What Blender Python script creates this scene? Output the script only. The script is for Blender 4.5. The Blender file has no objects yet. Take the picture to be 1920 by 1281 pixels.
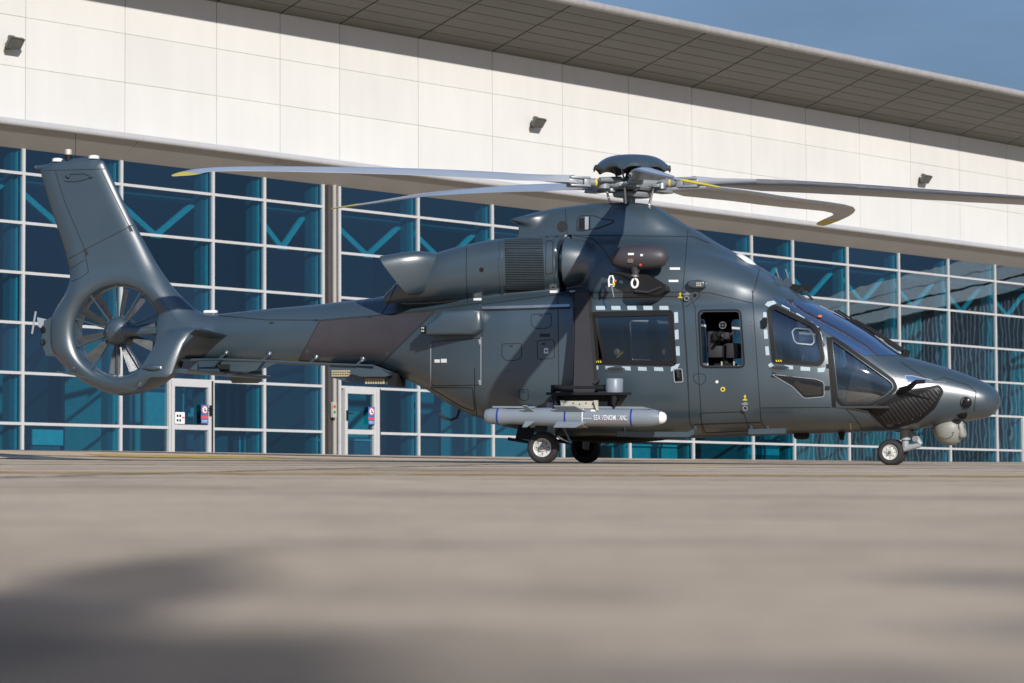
import bpy, bmesh, math, random
import numpy as np
from mathutils import Vector, Matrix
from mathutils.geometry import delaunay_2d_cdt
random.seed(7); np.random.seed(7)
scene = bpy.context.scene
R = math.radians

# ------------------------------------------------------------------ camera
# A 103 mm lens 15 cm above the apron, looking slightly uphill at the helicopter.
FPX, PITCH, ROLL = 5498.0, 0.0594467, -0.0046347      # focal length in px of a 1920 px wide frame
cam_d = bpy.data.cameras.new('camera'); cam = bpy.data.objects.new('camera', cam_d)
scene.collection.objects.link(cam); scene.camera = cam
cam_d.sensor_width = 36.0; cam_d.sensor_fit = 'HORIZONTAL'; cam_d.lens = FPX / 1920 * 36
cam_d.clip_start = 0.05; cam_d.clip_end = 6000
_X = Vector((1, 0, 0)); _F = Vector((0, math.cos(PITCH), math.sin(PITCH))); _U = Vector((0, -math.sin(PITCH), math.cos(PITCH)))
_cr = _X * math.cos(ROLL) + _U * math.sin(ROLL); _cu = -_X * math.sin(ROLL) + _U * math.cos(ROLL)
cam.matrix_world = Matrix(((_cr.x, _cu.x, -_F.x, 0), (_cr.y, _cu.y, -_F.y, 0), (_cr.z, _cu.z, -_F.z, 0), (0, 0, 0, 1)))
cam_d.dof.use_dof = True; cam_d.dof.focus_distance = 40.3; cam_d.dof.aperture_fstop = 4.2

# ------------------------------------------------------------------ sky and sun
SUN = Vector((0.75, -2.25, 1.0)).normalized()          # towards the sun: behind the camera, to its right
SUN_EL = math.asin(SUN.z)
world = bpy.data.worlds.new('World'); scene.world = world; world.use_nodes = True
wn, wl = world.node_tree.nodes, world.node_tree.links
for n in list(wn): wn.remove(n)
w_out = wn.new('ShaderNodeOutputWorld'); w_bg = wn.new('ShaderNodeBackground')
w_sky = wn.new('ShaderNodeTexSky'); w_sky.sky_type = 'NISHITA'; w_sky.sun_disc = False
w_sky.sun_elevation = SUN_EL; w_sky.sun_rotation = math.atan2(SUN.x, SUN.y)
w_sky.air_density = 1.0; w_sky.dust_density = 0.1; w_sky.ozone_density = 4.0
# a blue-grey haze bank lies low all round the horizon and thins out upwards into clear blue
w_tc = wn.new('ShaderNodeTexCoord'); w_map = wn.new('ShaderNodeMapping'); w_map.inputs['Scale'].default_value = (1.6, 1.6, 6.0)
w_ns = wn.new('ShaderNodeTexNoise'); w_ns.inputs['Scale'].default_value = 2.2; w_ns.inputs['Detail'].default_value = 6; w_ns.inputs['Roughness'].default_value = 0.55
w_sep = wn.new('ShaderNodeSeparateXYZ'); w_add = wn.new('ShaderNodeMath'); w_add.operation = 'MULTIPLY_ADD'; w_add.inputs[1].default_value = 0.22
w_sub = wn.new('ShaderNodeMath'); w_sub.operation = 'SUBTRACT'; w_sub.inputs[1].default_value = 0.11
w_mr = wn.new('ShaderNodeMapRange'); w_mr.interpolation_type = 'SMOOTHSTEP'
for k_, v_ in (('From Min', 0.08), ('From Max', 0.52), ('To Min', 0.93), ('To Max', 0.0)): w_mr.inputs[k_].default_value = v_
w_mix = wn.new('ShaderNodeMix'); w_mix.data_type = 'RGBA'; w_mix.inputs[7].default_value = (0.66, 1.02, 1.68, 1)
wl.new(w_tc.outputs['Generated'], w_map.inputs['Vector']); wl.new(w_map.outputs['Vector'], w_ns.inputs['Vector']); wl.new(w_tc.outputs['Generated'], w_sep.inputs[0])
wl.new(w_ns.outputs['Fac'], w_add.inputs[0]); wl.new(w_sep.outputs['Z'], w_add.inputs[2]); wl.new(w_add.outputs[0], w_sub.inputs[0]); wl.new(w_sub.outputs[0], w_mr.inputs['Value'])
wl.new(w_mr.outputs['Result'], w_mix.inputs[0]); wl.new(w_sky.outputs['Color'], w_mix.inputs[6]); wl.new(w_mix.outputs[2], w_bg.inputs['Color'])
wl.new(w_bg.outputs['Background'], w_out.inputs['Surface'])
w_bg.inputs['Strength'].default_value = 0.14
sun_d = bpy.data.lights.new('sun', 'SUN'); sun = bpy.data.objects.new('sun', sun_d); scene.collection.objects.link(sun)
sun_d.energy = 4.2; sun_d.angle = R(0.53); sun_d.color = (1.0, 0.955, 0.895)
sun.rotation_euler = (-SUN).to_track_quat('-Z', 'Y').to_euler()
scene.view_settings.view_transform = 'Standard'; scene.view_settings.look = 'None'
scene.view_settings.exposure = 0.29; scene.view_settings.gamma = 1.0; scene.view_settings.use_curve_mapping = False
scene.render.engine = 'CYCLES'
scene.cycles.max_bounces = 8; scene.cycles.transparent_max_bounces = 16; scene.cycles.caustics_reflective = False; scene.cycles.caustics_refractive = False
scene.cycles.use_denoising = True

# ------------------------------------------------------------------ frames of the place
def ray(px, py):                      # direction from the camera through a point of the 1920 x 1281 photograph
    a = (np.asarray(px, float) - 960) / FPX; b = -(np.asarray(py, float) - 640.5) / FPX
    c, s = math.cos(ROLL), math.sin(ROLL); a, b = a * c - b * s, a * s + b * c
    return np.stack([a, math.cos(PITCH) - b * math.sin(PITCH), math.sin(PITCH) + b * math.cos(PITCH)], -1)
# apron: gently sloping plane
GX, GY, G0 = -0.00916, 0.02178, -0.1562
# facade: direction FD (to the right and away), outward normal FN, through (0, 81)
PHI = 0.70385
FD = np.array([math.sin(PHI), math.cos(PHI), 0]); FN = np.array([math.cos(PHI), -math.sin(PHI), 0]); FC = FN[1] * 81.0
def fpt(s, off, z): return FD * s + FN * (FC + off) + np.array([0, 0, z])
# helicopter frame: x to the nose, y to its left (away from the camera), z up from the apron between the main wheels
HA = R(15.5)
_fx = Vector((math.cos(HA), -math.sin(HA), 0)); _fx.z = GX * _fx.x + GY * _fx.y; _fx.normalize()
_ly = Vector((math.sin(HA), math.cos(HA), 0)); _ly.z = GX * _ly.x + GY * _ly.y
_uz = _fx.cross(_ly).normalized(); _ly = _uz.cross(_fx)
HO = Vector((0.757, 41.226, G0 + GX * 0.757 + GY * 41.226))
HM = Matrix(((_fx.x, _ly.x, _uz.x, HO.x), (_fx.y, _ly.y, _uz.y, HO.y), (_fx.z, _ly.z, _uz.z, HO.z), (0, 0, 0, 1)))
HRot = np.array(HM.to_3x3()); HOn = np.array(HO)
CAM_L = (-HOn) @ HRot                  # camera position in the helicopter frame
def lray(px, py): return ray(px, py) @ HRot
def C(px, py, yl=0.0):                 # local point on the plane y = yl that the photograph shows there
    v = lray(px, py); t = (yl - CAM_L[1]) / v[..., 1]
    return CAM_L + v * t[..., None] if v.ndim > 1 else CAM_L + v * t

# ------------------------------------------------------------------ object helpers
COL = scene.collection
def link(name, data, parent=None):
    o = bpy.data.objects.new(name, data); COL.objects.link(o)
    if parent is not None: o.parent = parent
    return o
def thing(name, label, cat, parent=None, loc=(0, 0, 0), group=None, kind=None):
    o = link(name, None, parent); o.location = loc; o.empty_display_size = 0.2
    return tag(o, label, cat, group, kind)
def tag(o, label=None, cat=None, group=None, kind=None):
    if label: o['label'] = label
    if cat: o['category'] = cat
    if group: o['group'] = group
    if kind: o['kind'] = kind
    return o
def mesh(name, verts, faces, mat=None, parent=None, smooth=False):
    me = bpy.data.meshes.new(name)
    me.from_pydata([tuple(map(float, v)) for v in verts], [], [tuple(map(int, f)) for f in faces]); me.update()
    if mat is not None: me.materials.append(mat)
    if smooth: me.polygons.foreach_set('use_smooth', [True] * len(me.polygons))
    return link(name, me, parent)
class MB:                              # collects simple shapes into one mesh
    def __init__(s): s.v = []; s.f = []
    def add(s, vs, fs):
        b = len(s.v); s.v += [tuple(map(float, v)) for v in vs]; s.f += [tuple(b + i for i in f) for f in fs]; return s
    def box(s, c, d, m=None, bev=0.0):
        x, y, z = [q / 2 for q in d]; b = min(bev, x * .9, y * .9, z * .9)
        if b <= 0:
            vs = [(i * x, j * y, k * z) for i in (-1, 1) for j in (-1, 1) for k in (-1, 1)]
            fs = [(0, 1, 3, 2), (4, 6, 7, 5), (0, 4, 5, 1), (2, 3, 7, 6), (0, 2, 6, 4), (1, 5, 7, 3)]
        else:
            bm = bmesh.new(); bmesh.ops.create_cube(bm, size=1.0); bmesh.ops.scale(bm, vec=d, verts=bm.verts)
            bmesh.ops.bevel(bm, geom=list(bm.edges), offset=b, segments=2, affect='EDGES', profile=.5)
            bm.verts.index_update(); vs = [tuple(v.co) for v in bm.verts]; fs = [tuple(v.index for v in f.verts) for f in bm.faces]; bm.free()
        M = Matrix(m).to_3x3() if m is not None else Matrix.Identity(3)
        return s.add([Vector(c) + M @ Vector(v) for v in vs], fs)
    def tube(s, pts, r, n=10, caps=True, up=None):       # r: number or one per point
        pts = [Vector(p) for p in pts]; k = len(pts); rr = [r] * k if not hasattr(r, '__len__') else r
        vs = []; fs = []; prev = None
        for i, p in enumerate(pts):
            t = (pts[min(i + 1, k - 1)] - pts[max(i - 1, 0)]).normalized()
            if prev is None:
                a = Vector(up) if up else (Vector((0, 0, 1)) if abs(t.z) < .9 else Vector((1, 0, 0)))
            else: a = prev
            u = (a - t * a.dot(t)).normalized(); w = t.cross(u); prev = u
            for j in range(n):
                q = 2 * math.pi * j / n; vs.append(p + (u * math.cos(q) + w * math.sin(q)) * rr[i])
        for i in range(k - 1):
            for j in range(n): fs.append((i * n + j, i * n + (j + 1) % n, (i + 1) * n + (j + 1) % n, (i + 1) * n + j))
        if caps: fs.append(tuple(range(n - 1, -1, -1))); fs.append(tuple((k - 1) * n + j for j in range(n)))
        return s.add(vs, fs)
    def lathe(s, prof, o, ax, n=24, caps=True):                      # prof: (radius, height along ax)
        ax = Vector(ax).normalized(); a = Vector((0, 0, 1)) if abs(ax.z) < .9 else Vector((1, 0, 0))
        u = (a - ax * a.dot(ax)).normalized(); w = ax.cross(u); o = Vector(o); vs = []; fs = []; k = len(prof)
        for rr, h in prof:
            for j in range(n):
                q = 2 * math.pi * j / n; vs.append(o + ax * h + (u * math.cos(q) + w * math.sin(q)) * rr)
        for i in range(k - 1):
            for j in range(n): fs.append((i * n + j, i * n + (j + 1) % n, (i + 1) * n + (j + 1) % n, (i + 1) * n + j))
        if caps and prof[0][0] > 1e-4: fs.append(tuple(range(n - 1, -1, -1)))
        if caps and prof[-1][0] > 1e-4: fs.append(tuple((k - 1) * n + j for j in range(n)))
        return s.add(vs, fs)
    def prism(s, poly, a, b):                             # poly: list of 3-D points, extruded from +a to +b vectors
        n = len(poly); a = Vector(a); b = Vector(b)
        vs = [Vector(p) + a for p in poly] + [Vector(p) + b for p in poly]
        fs = [tuple(range(n)), tuple(range(2 * n - 1, n - 1, -1))] + [(i, n + i, n + (i + 1) % n, (i + 1) % n) for i in range(n)]
        return s.add(vs, fs)
    def loft(s, rings, cap=True):
        n = len(rings[0]); vs = [p for r_ in rings for p in r_]; fs = []
        for i in range(len(rings) - 1):
            for j in range(n): fs.append((i * n + j, i * n + (j + 1) % n, (i + 1) * n + (j + 1) % n, (i + 1) * n + j))
        if cap: fs.append(tuple(range(n - 1, -1, -1))); fs.append(tuple((len(rings) - 1) * n + j for j in range(n)))
        return s.add(vs, fs)
    def build(s, name, mat, parent=None, smooth=None, label=None):
        o = mesh(name, s.v, s.f, mat, parent)
        bm = bmesh.new(); bm.from_mesh(o.data); bmesh.ops.recalc_face_normals(bm, faces=bm.faces); bm.to_mesh(o.data); bm.free()
        if smooth:
            o.data.polygons.foreach_set('use_smooth', [True] * len(o.data.polygons))
            o.data.set_sharp_from_angle(angle=R(smooth))
        if label: o['label'] = label
        return o

# ------------------------------------------------------------------ materials
def nodes(name):
    m = bpy.data.materials.new(name); m.use_nodes = True; nt = m.node_tree
    return m, nt.nodes, nt.links, nt.nodes['Principled BSDF']
def ramp(n, pos_col):
    r_ = n.new('ShaderNodeValToRGB'); e = r_.color_ramp.elements
    while len(e) < len(pos_col): e.new(0.5)
    for el, (p, c) in zip(e, pos_col): el.position = p; el.color = (*c, 1)
    return r_
def simple(name, col, rough=0.5, metal=0.0, noise=0.12, scale=6.0, bump=0.0, spec=0.5, coat=0.0):
    m, n, l, b = nodes(name)
    tc = n.new('ShaderNodeTexCoord'); ns = n.new('ShaderNodeTexNoise'); ns.inputs['Scale'].default_value = scale; ns.inputs['Detail'].default_value = 6
    l.new(tc.outputs['Object'], ns.inputs['Vector'])
    r_ = ramp(n, [(0.25, [c * (1 - noise) for c in col]), (0.75, [min(1, c * (1 + noise)) for c in col])])
    l.new(ns.outputs['Fac'], r_.inputs['Fac']); l.new(r_.outputs['Color'], b.inputs['Base Color'])
    mr = n.new('ShaderNodeMapRange'); mr.inputs['To Min'].default_value = max(0.02, rough - 0.06); mr.inputs['To Max'].default_value = min(1, rough + 0.06)
    l.new(ns.outputs['Fac'], mr.inputs['Value']); l.new(mr.outputs['Result'], b.inputs['Roughness'])
    b.inputs['Metallic'].default_value = metal; b.inputs['Specular IOR Level'].default_value = spec; b.inputs['Coat Weight'].default_value = coat
    if bump:
        bp = n.new('ShaderNodeBump'); bp.inputs['Strength'].default_value = bump; bp.inputs['Distance'].default_value = 0.01
        n2 = n.new('ShaderNodeTexNoise'); n2.inputs['Scale'].default_value = scale * 12; l.new(tc.outputs['Object'], n2.inputs['Vector'])
        l.new(n2.outputs['Fac'], bp.inputs['Height']); l.new(bp.outputs['Normal'], b.inputs['Normal'])
    return m
M = {}
M['paint'] = simple('slate_paint', (0.029, 0.048, 0.062), 0.37, 0.0, 0.07, 1.3, spec=0.55)
M['black'] = simple('black_paint', (0.010, 0.010, 0.011), 0.6, spec=.2)
M['rubber'] = simple('rubber', (0.016, 0.016, 0.017), 0.75, bump=0.2)
M['seam'] = simple('seam', (0.010, 0.013, 0.015), 0.7)
M['lining'] = simple('cabin_lining', (0.030, 0.030, 0.032), 0.8)
# ------------------------------------------------------------------ helicopter body: one smooth implicit solid, then meshed and split into parts
def pchip(xs, ys):
    o = np.argsort(xs); xs = np.asarray(xs, float)[o]; ys = np.asarray(ys, float)[o]
    h = np.diff(xs); dl = np.diff(ys) / h; m = np.zeros_like(xs)
    for i in range(1, len(xs) - 1):
        if dl[i - 1] * dl[i] > 0:
            w1, w2 = 2 * h[i] + h[i - 1], h[i] + 2 * h[i - 1]; m[i] = (w1 + w2) / (w1 / dl[i - 1] + w2 / dl[i])
    m[0], m[-1] = dl[0], dl[-1]
    def f(x):
        x = np.clip(x, xs[0], xs[-1]); i = np.clip(np.searchsorted(xs, x) - 1, 0, len(xs) - 2)
        t = (x - xs[i]) / h[i]; t2 = t * t; t3 = t2 * t
        return (2 * t3 - 3 * t2 + 1) * ys[i] + (t3 - 2 * t2 + t) * h[i] * m[i] + (3 * t2 - 2 * t3) * ys[i + 1] + (t3 - t2) * h[i] * m[i + 1]
    f.lo, f.hi = xs[0], xs[-1]
    return f
def prof(pts, yl=0.0):                    # outline in the photograph -> z(x) in the helicopter frame
    q = C([p[0] for p in pts], [p[1] for p in pts], yl); return pchip(q[:, 0], q[:, 2])
def along(pts, yl=0.0, yref=700):         # value by station
    q = C([p[0] for p in pts], [yref] * len(pts), yl); return pchip(q[:, 0], [p[1] for p in pts])
def super_sdf(y, z, w, zb, zt, nb, nt, fm):
    zm = zb + (zt - zb) * fm; up = z > zm
    h = np.where(up, zt - zm, zm - zb); n = np.where(up, nt, nb)
    h = np.maximum(h, 0.012); w = np.maximum(w, 0.012)
    u = np.abs(y) / w + 1e-6; v = np.abs(z - zm) / h + 1e-6
    g = (u ** n + v ** n) ** (1 / n)
    gy = (u / g) ** (n - 1) / w; gz = (v / g) ** (n - 1) / h
    return (g - 1) / np.sqrt(gy * gy + gz * gz)
class Loft:
    def __init__(s, top, bot, wid, n=2.6, nb=None, fm=0.5, yc=0.0):
        s.t, s.b, s.w = prof(top, yc), prof(bot, yc), along(wid, yc)
        g = lambda q: along(q, yc) if isinstance(q, list) else (lambda x, q=q: x * 0 + q)
        s.n = g(n); s.nb = g(nb if nb is not None else n); s.fm = g(fm); s.yc = yc
        s.lo, s.hi = max(s.t.lo, s.b.lo), min(s.t.hi, s.b.hi)
    def __call__(s, x, y, z):             # x: stations; the profiles are evaluated on x as given (may broadcast)
        d = super_sdf(np.abs(y) + s.yc if s.yc else y, z, s.w(x), s.b(x), s.t(x), s.nb(x), s.n(x), s.fm(x))
        return np.maximum(d, np.maximum(s.lo - x, x - s.hi))
def smin(a, b, k): h = np.clip(0.5 + 0.5 * (b - a) / k, 0, 1); return b * (1 - h) + a * h - k * h * (1 - h)
def smax(a, b, k): return -smin(-a, -b, k)
def poly_sdf(P, x, z):                    # signed distance to a polygon
    P = np.asarray(P, float); d = np.full(np.broadcast(x, z).shape, 1e9, np.float64); ins = np.zeros(d.shape, bool); n = len(P)
    for i in range(n):
        a, b = P[i], P[(i + 1) % n]; ex, ez = b - a; wx, wz = x - a[0], z - a[1]
        t = np.clip((wx * ex + wz * ez) / (ex * ex + ez * ez + 1e-12), 0, 1)
        d = np.minimum(d, (wx - ex * t) ** 2 + (wz - ez * t) ** 2)
        cr = ((a[1] > z) != (b[1] > z)) & (x < (b[0] - a[0]) * (z - a[1]) / (b[1] - a[1] + 1e-12) + a[0]); ins ^= cr
    d = np.sqrt(d); return np.where(ins, -d, d)
def ppoly(pts, yl=0.0): q = C([p[0] for p in pts], [p[1] for p in pts], yl); return q[:, [0, 2]]
def rounded(P, r, n=4):                   # round the corners of a 2-D polygon
    P = [np.asarray(p, float) for p in P]; out = []; k = len(P)
    for i in range(k):
        a, b, c = P[i - 1], P[i], P[(i + 1) % k]; u = a - b; v = c - b; lu, lv = np.linalg.norm(u), np.linalg.norm(v)
        rr = min(r, lu * .45, lv * .45); p0 = b + u / lu * rr; p1 = b + v / lv * rr
        for j in range(n + 1):
            t = j / n; out.append((1 - t) ** 2 * p0 + 2 * t * (1 - t) * b + t * t * p1)
    return np.array(out)

hull = Loft(
    top=[(1874.5, 751), (1873.5, 743), (1870, 735), (1864, 728), (1852, 720), (1838, 713), (1811, 702), (1765, 686.5), (1720, 674), (1695, 667), (1670, 652), (1643, 632), (1595, 603), (1564, 587), (1534, 572), (1516, 562), (1491, 552), (1470, 546),
         (1430, 543), (1380, 541), (1200, 541), (1075, 542), (1000, 547), (900, 556), (800, 562), (735, 562), (710, 560.5), (592, 572), (480, 582), (406, 590), (340, 597), (290, 603)],
    bot=[(1874.5, 753), (1873.5, 760), (1870, 768), (1864, 775), (1850, 783), (1826, 788), (1808, 790.5), (1750, 800), (1720, 804.5), (1674, 808), (1582, 811.5), (1491, 814), (1400, 818), (1280, 822), (1183, 824), (1100, 822), (1040, 817), (990, 808), (950, 799), (908, 785),
         (894, 780.5), (862, 765), (808, 732.5), (758, 709), (729, 697), (705, 690.5), (612, 686), (480, 681), (400, 677), (340, 672), (290, 668)],
    wid=[(1874.5, .02), (1873.5, .12), (1870, .20), (1864, .27), (1850, .36), (1826, .43), (1811, .46), (1765, .56), (1692, .75), (1640, .88), (1600, .96), (1550, 1.03), (1500, 1.08), (1400, 1.13), (1000, 1.13), (950, 1.10), (908, 1.04), (862, .92), (800, .74), (750, .60), (705, .51), (600, .40), (480, .32), (400, .27), (290, .22)],
    n=[(1874, 2.2), (1760, 2.4), (1692, 2.7), (1600, 2.7), (1500, 3.2), (1400, 4.0), (1000, 4.0), (860, 3.0), (705, 2.6), (290, 2.4)],
    nb=[(1874, 2.2), (1760, 2.5), (1692, 2.8), (1500, 3.0), (1400, 3.2), (1000, 3.2), (860, 2.8), (705, 2.6), (290, 2.4)],
    fm=[(1874, .5), (1760, .5), (1692, .42), (1560, .36), (1400, .5), (1000, .55), (860, .55), (705, .5), (290, .5)])
deck = Loft(
    top=[(1500, 556), (1480, 540), (1455, 524), (1430, 508), (1400, 492), (1350, 472), (1300, 457), (1250, 449), (1150, 446), (1050, 449), (980, 455), (900, 470), (840, 490), (790, 512), (765, 525), (745, 541), (725, 556), (700, 566)],
    bot=[(1500, 600), (700, 600)],
    wid=[(1500, .70), (1480, .82), (1440, .93), (1400, 1.0), (1300, 1.06), (1180, 1.07), (1140, .98), (1110, .75), (1080, .60), (900, .55), (800, .50), (740, .42), (700, .34)], n=[(1500, 2.4), (1300, 2.4), (1000, 2.6), (700, 2.2)], fm=0.35)
pylon = Loft(
    top=[(1450, 522), (1430, 509), (1400, 490.5), (1382, 479), (1338, 452), (1306, 431.5), (1285, 421), (1260, 405), (1240, 392), (1222, 385), (1200, 381.8), (1172, 380.8), (1135, 382), (1070, 388), (1022, 398), (984, 408.5)],
    bot=[(1450, 560), (984, 520)],
    wid=[(1450, .22), (1400, .36), (1338, .48), (1285, .53), (1222, .53), (1135, .50), (1070, .46), (984, .40)], n=[(1450, 2.2), (1300, 2.6), (1222, 3.2), (984, 3.2)], fm=0.3)
lip = Loft(top=[(1060, 390), (1022, 398), (985, 408), (964, 416)], bot=[(1060, 440), (1010, 440), (990, 431), (978, 424), (964, 416.8)], wid=[(1060, .16), (1035, .32), (1005, .41), (980, .40), (964, .33)], n=2.6, fm=0.6)
NY = -0.66
nacelle = Loft(
    top=[(1149, 507), (1145, 497), (1135, 482), (1120, 468), (1095, 454), (1070, 448), (1045, 445), (1020, 444.5), (945, 448), (880, 459), (820, 476), (780, 497), (750, 527), (725, 552)],
    bot=[(1149, 510), (1145, 515), (1135, 521), (1120, 526), (1095, 533), (1070, 538), (1045, 543), (945, 554), (850, 562), (750, 568), (725, 570)],
    wid=[(1149, .02), (1145, .10), (1135, .18), (1120, .26), (1095, .34), (1060, .39), (945, .41), (850, .39), (790, .31), (725, .14)], n=2.5, yc=NY)
# fin and fan shroud: outline polygons with rounded thickness
FIN = ppoly([(75, 318), (101, 301), (175, 293.5), (195, 302), (227, 369), (260, 434), (296, 500), (325, 541), (345, 562), (372, 586), (415, 612), (415, 650), (345, 671), (337, 698), (300, 725), (264, 738), (232, 743.5), (203, 738), (162, 720), (134, 699), (107, 671),
             (97, 654), (95.5, 626), (97, 598), (110, 573), (126, 550), (133, 524), (131, 503), (122, 467), (97, 394)])
FIN = np.concatenate([rounded(FIN, .035, 3)[:16], rounded(FIN, .2, 6)[28:]])
DUCT = C(226, 622, 0.0)[[0, 2]]; DUCT_R = 0.645
fin_T = pchip([C(0, 740)[2], C(0, 560)[2], C(0, 500)[2], C(0, 420)[2], C(0, 290)[2]], [.25, .23, .15, .11, .075])
fin_R = pchip([C(0, 740)[2], C(0, 560)[2], C(0, 480)[2], C(0, 290)[2]], [.26, .26, .24, .20])
def fin_sdf(x, y, z, d2=None):
    if d2 is None: d2 = poly_sdf(FIN, x, z)
    T, Rr = fin_T(z), fin_R(z); k = Rr / T; ys = np.abs(y) * k
    q1, q2 = d2 + Rr, ys - Rr + Rr * 0.999
    d = np.sqrt(np.maximum(q1, 0) ** 2 + np.maximum(q2, 0) ** 2) + np.minimum(np.maximum(q1, q2), 0) - Rr
    d = d / k
    rr = np.sqrt((x - DUCT[0]) ** 2 + (z - DUCT[1]) ** 2)
    return d, rr
# exhaust slot behind the intake bulge (a thin ring cut around each nacelle)
SLOT_X = C(1048.5, 500, -1.0)[0]
WIN_Y = -1.1
W_CABIN = rounded(ppoly([(1112, 588), (1261, 584.5), (1266.5, 684.5), (1117, 682)], WIN_Y), .05)
W_GUN = rounded(ppoly([(1312.5, 586), (1386.5, 585.5), (1393, 685.5), (1317, 685.5)], WIN_Y), .06)
W_PILOT = rounded(ppoly([(1443, 577), (1455, 574), (1528, 613), (1536, 628), (1543, 674), (1535, 683), (1451, 677)], WIN_Y), .05)
W_FOOT = rounded(ppoly([(1451, 705), (1529, 714), (1541, 719), (1541.5, 741), (1510, 744), (1489, 722)], WIN_Y), .03)
W_QUARTER = rounded(ppoly([(1559, 640), (1563, 640), (1670, 716), (1674, 728), (1659, 741), (1630, 755), (1585, 757), (1572, 745)], -0.9), .05)
HOLES = [W_CABIN, W_GUN, W_PILOT, W_FOOT, W_QUARTER]
CAB_LO, CAB_HI = C(1085, 700)[0], C(1690, 700)[0]

FIN_END = C(430, 630)[0]
def slot_sdf(x, y, nc):
    s = np.maximum(np.abs(x - SLOT_X) - .036, -(nc + .16)); s = np.maximum(s, nc - .08); return np.maximum(s, .42 - np.abs(y))
def solid(x, y, z, d2=None):               # body without openings
    h = hull(x, y, z)
    up = smin(deck(x, y, z), pylon(x, y, z), .16); up = smin(up, lip(x, y, z), .05)
    nc = nacelle(x, y, z)
    u = smin(up, nc, .07)
    f = smin(h, u, .09)
    if d2 is None and np.min(x) > FIN_END:
        return np.maximum(f, -slot_sdf(x, y, nc))
    fd, rr = fin_sdf(x, y, z, d2)
    fd = smax(fd, DUCT_R - rr, .22)
    f = smin(f, fd, .16)
    f = smax(f, DUCT_R - rr, .05)
    return np.maximum(f, -slot_sdf(x, y, nc))
def solid_at(P): return solid(P[:, 0], P[:, 1], P[:, 2])
def grad(fn, P, e=.004):
    G = np.empty_like(P)
    for i in range(3):
        D = np.zeros(3); D[i] = e; G[:, i] = fn(P + D) - fn(P - D)
    return G / np.maximum(np.linalg.norm(G, axis=1, keepdims=True), 1e-9)
def hollow(x, y, z, h=None, holes2=None):
    if h is None: h = hull(x, y, z)
    cav = np.maximum(h + .055, np.maximum(CAB_LO - x, x - CAB_HI)); cav = np.maximum(cav, C(1200, 770)[2] - z); 
    if holes2 is None:
        holes2 = np.minimum.reduce([poly_sdf(P, x, z) for P in HOLES])
    hole = np.maximum(holes2, .35 - np.abs(y))
    return np.minimum(cav, hole)

def surface_nets(F, org, h):
    s = F < 0; nx, ny, nz = F.shape
    c = np.zeros((nx - 1, ny - 1, nz - 1), np.int8)
    for i in (0, 1):
        for j in (0, 1):
            for k in (0, 1): c += s[i:nx - 1 + i, j:ny - 1 + j, k:nz - 1 + k]
    act = (c > 0) & (c < 8); I = np.argwhere(act); idx = np.full(act.shape, -1, np.int32); idx[act] = np.arange(len(I))
    acc = np.zeros((len(I), 3)); cnt = np.zeros(len(I)); a, b, g = I.T
    cor = [(i, j, k) for i in (0, 1) for j in (0, 1) for k in (0, 1)]
    for p in cor:
        for ax in range(3):
            if p[ax]: continue
            q = list(p); q[ax] = 1
            f0 = F[a + p[0], b + p[1], g + p[2]]; f1 = F[a + q[0], b + q[1], g + q[2]]
            m = (f0 < 0) != (f1 < 0); t = np.where(m, f0 / np.where(m, f0 - f1, 1), 0)
            P = np.array(p, float)[None, :].repeat(len(I), 0); P[:, ax] += t
            acc[m] += P[m]; cnt[m] += 1
    V = (I + acc / cnt[:, None]) * h + org
    quads = []
    for ax in range(3):
        o1, o2 = [q for q in range(3) if q != ax]
        sl0 = [slice(1, -1)] * 3; sl1 = [slice(1, -1)] * 3
        sl0[ax] = slice(0, -1); sl1[ax] = slice(1, None)
        e0, e1 = s[tuple(sl0)], s[tuple(sl1)]
        E = np.argwhere(e0 != e1); flip = e0[e0 != e1]
        E[:, o1] += 1; E[:, o2] += 1
        def cell(d1, d2):
            Q = E.copy(); Q[:, o1] -= d1; Q[:, o2] -= d2; return idx[Q[:, 0], Q[:, 1], Q[:, 2]]
        q = np.stack([cell(1, 1), cell(0, 1), cell(0, 0), cell(1, 0)], 1)
        if ax == 1: flip = ~flip
        q[~flip] = q[~flip][:, ::-1]
        quads.append(q)
    return V, np.concatenate(quads)

def mesh_body():
    H = .024
    x0, x1, z0, z1 = C(80, 700)[0] - .5, C(1874, 752)[0] + .12, .25, 4.95
    xs = np.arange(x0, x1, H); zs = np.arange(z0, z1, H); ny = int(1.26 / H); ys = np.arange(-ny, 1) * H
    Xg, Zg = np.meshgrid(xs, zs, indexing='ij')
    d2 = poly_sdf(FIN, Xg, Zg); hol = np.minimum.reduce([poly_sdf(P, Xg, Zg) for P in HOLES])
    F = np.empty((len(xs), len(ys), len(zs)), np.float32)
    for i in range(0, len(xs), 40):                     # slabs keep memory low
        sl = slice(i, i + 40); X = xs[sl][:, None, None]; Y = ys[None, :, None]; Z = zs[None, None, :]
        f = solid(X, Y, Z, d2[sl][:, None, :]) if xs[sl][0] < C(470, 600)[0] else None
        if f is None: f = solid(X, Y, Z, np.full((1, 1, 1), 9.0))
        if xs[sl][-1] > CAB_LO - .3: f = np.maximum(f, -hollow(X, Y, Z, None, hol[sl][:, None, :]))
        F[sl] = f
    F = np.concatenate([F, F[:, -2::-1, :]], 1)
    V, Q = surface_nets(F, np.array([x0, ys[0], z0]), H)
    return V, Q
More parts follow.
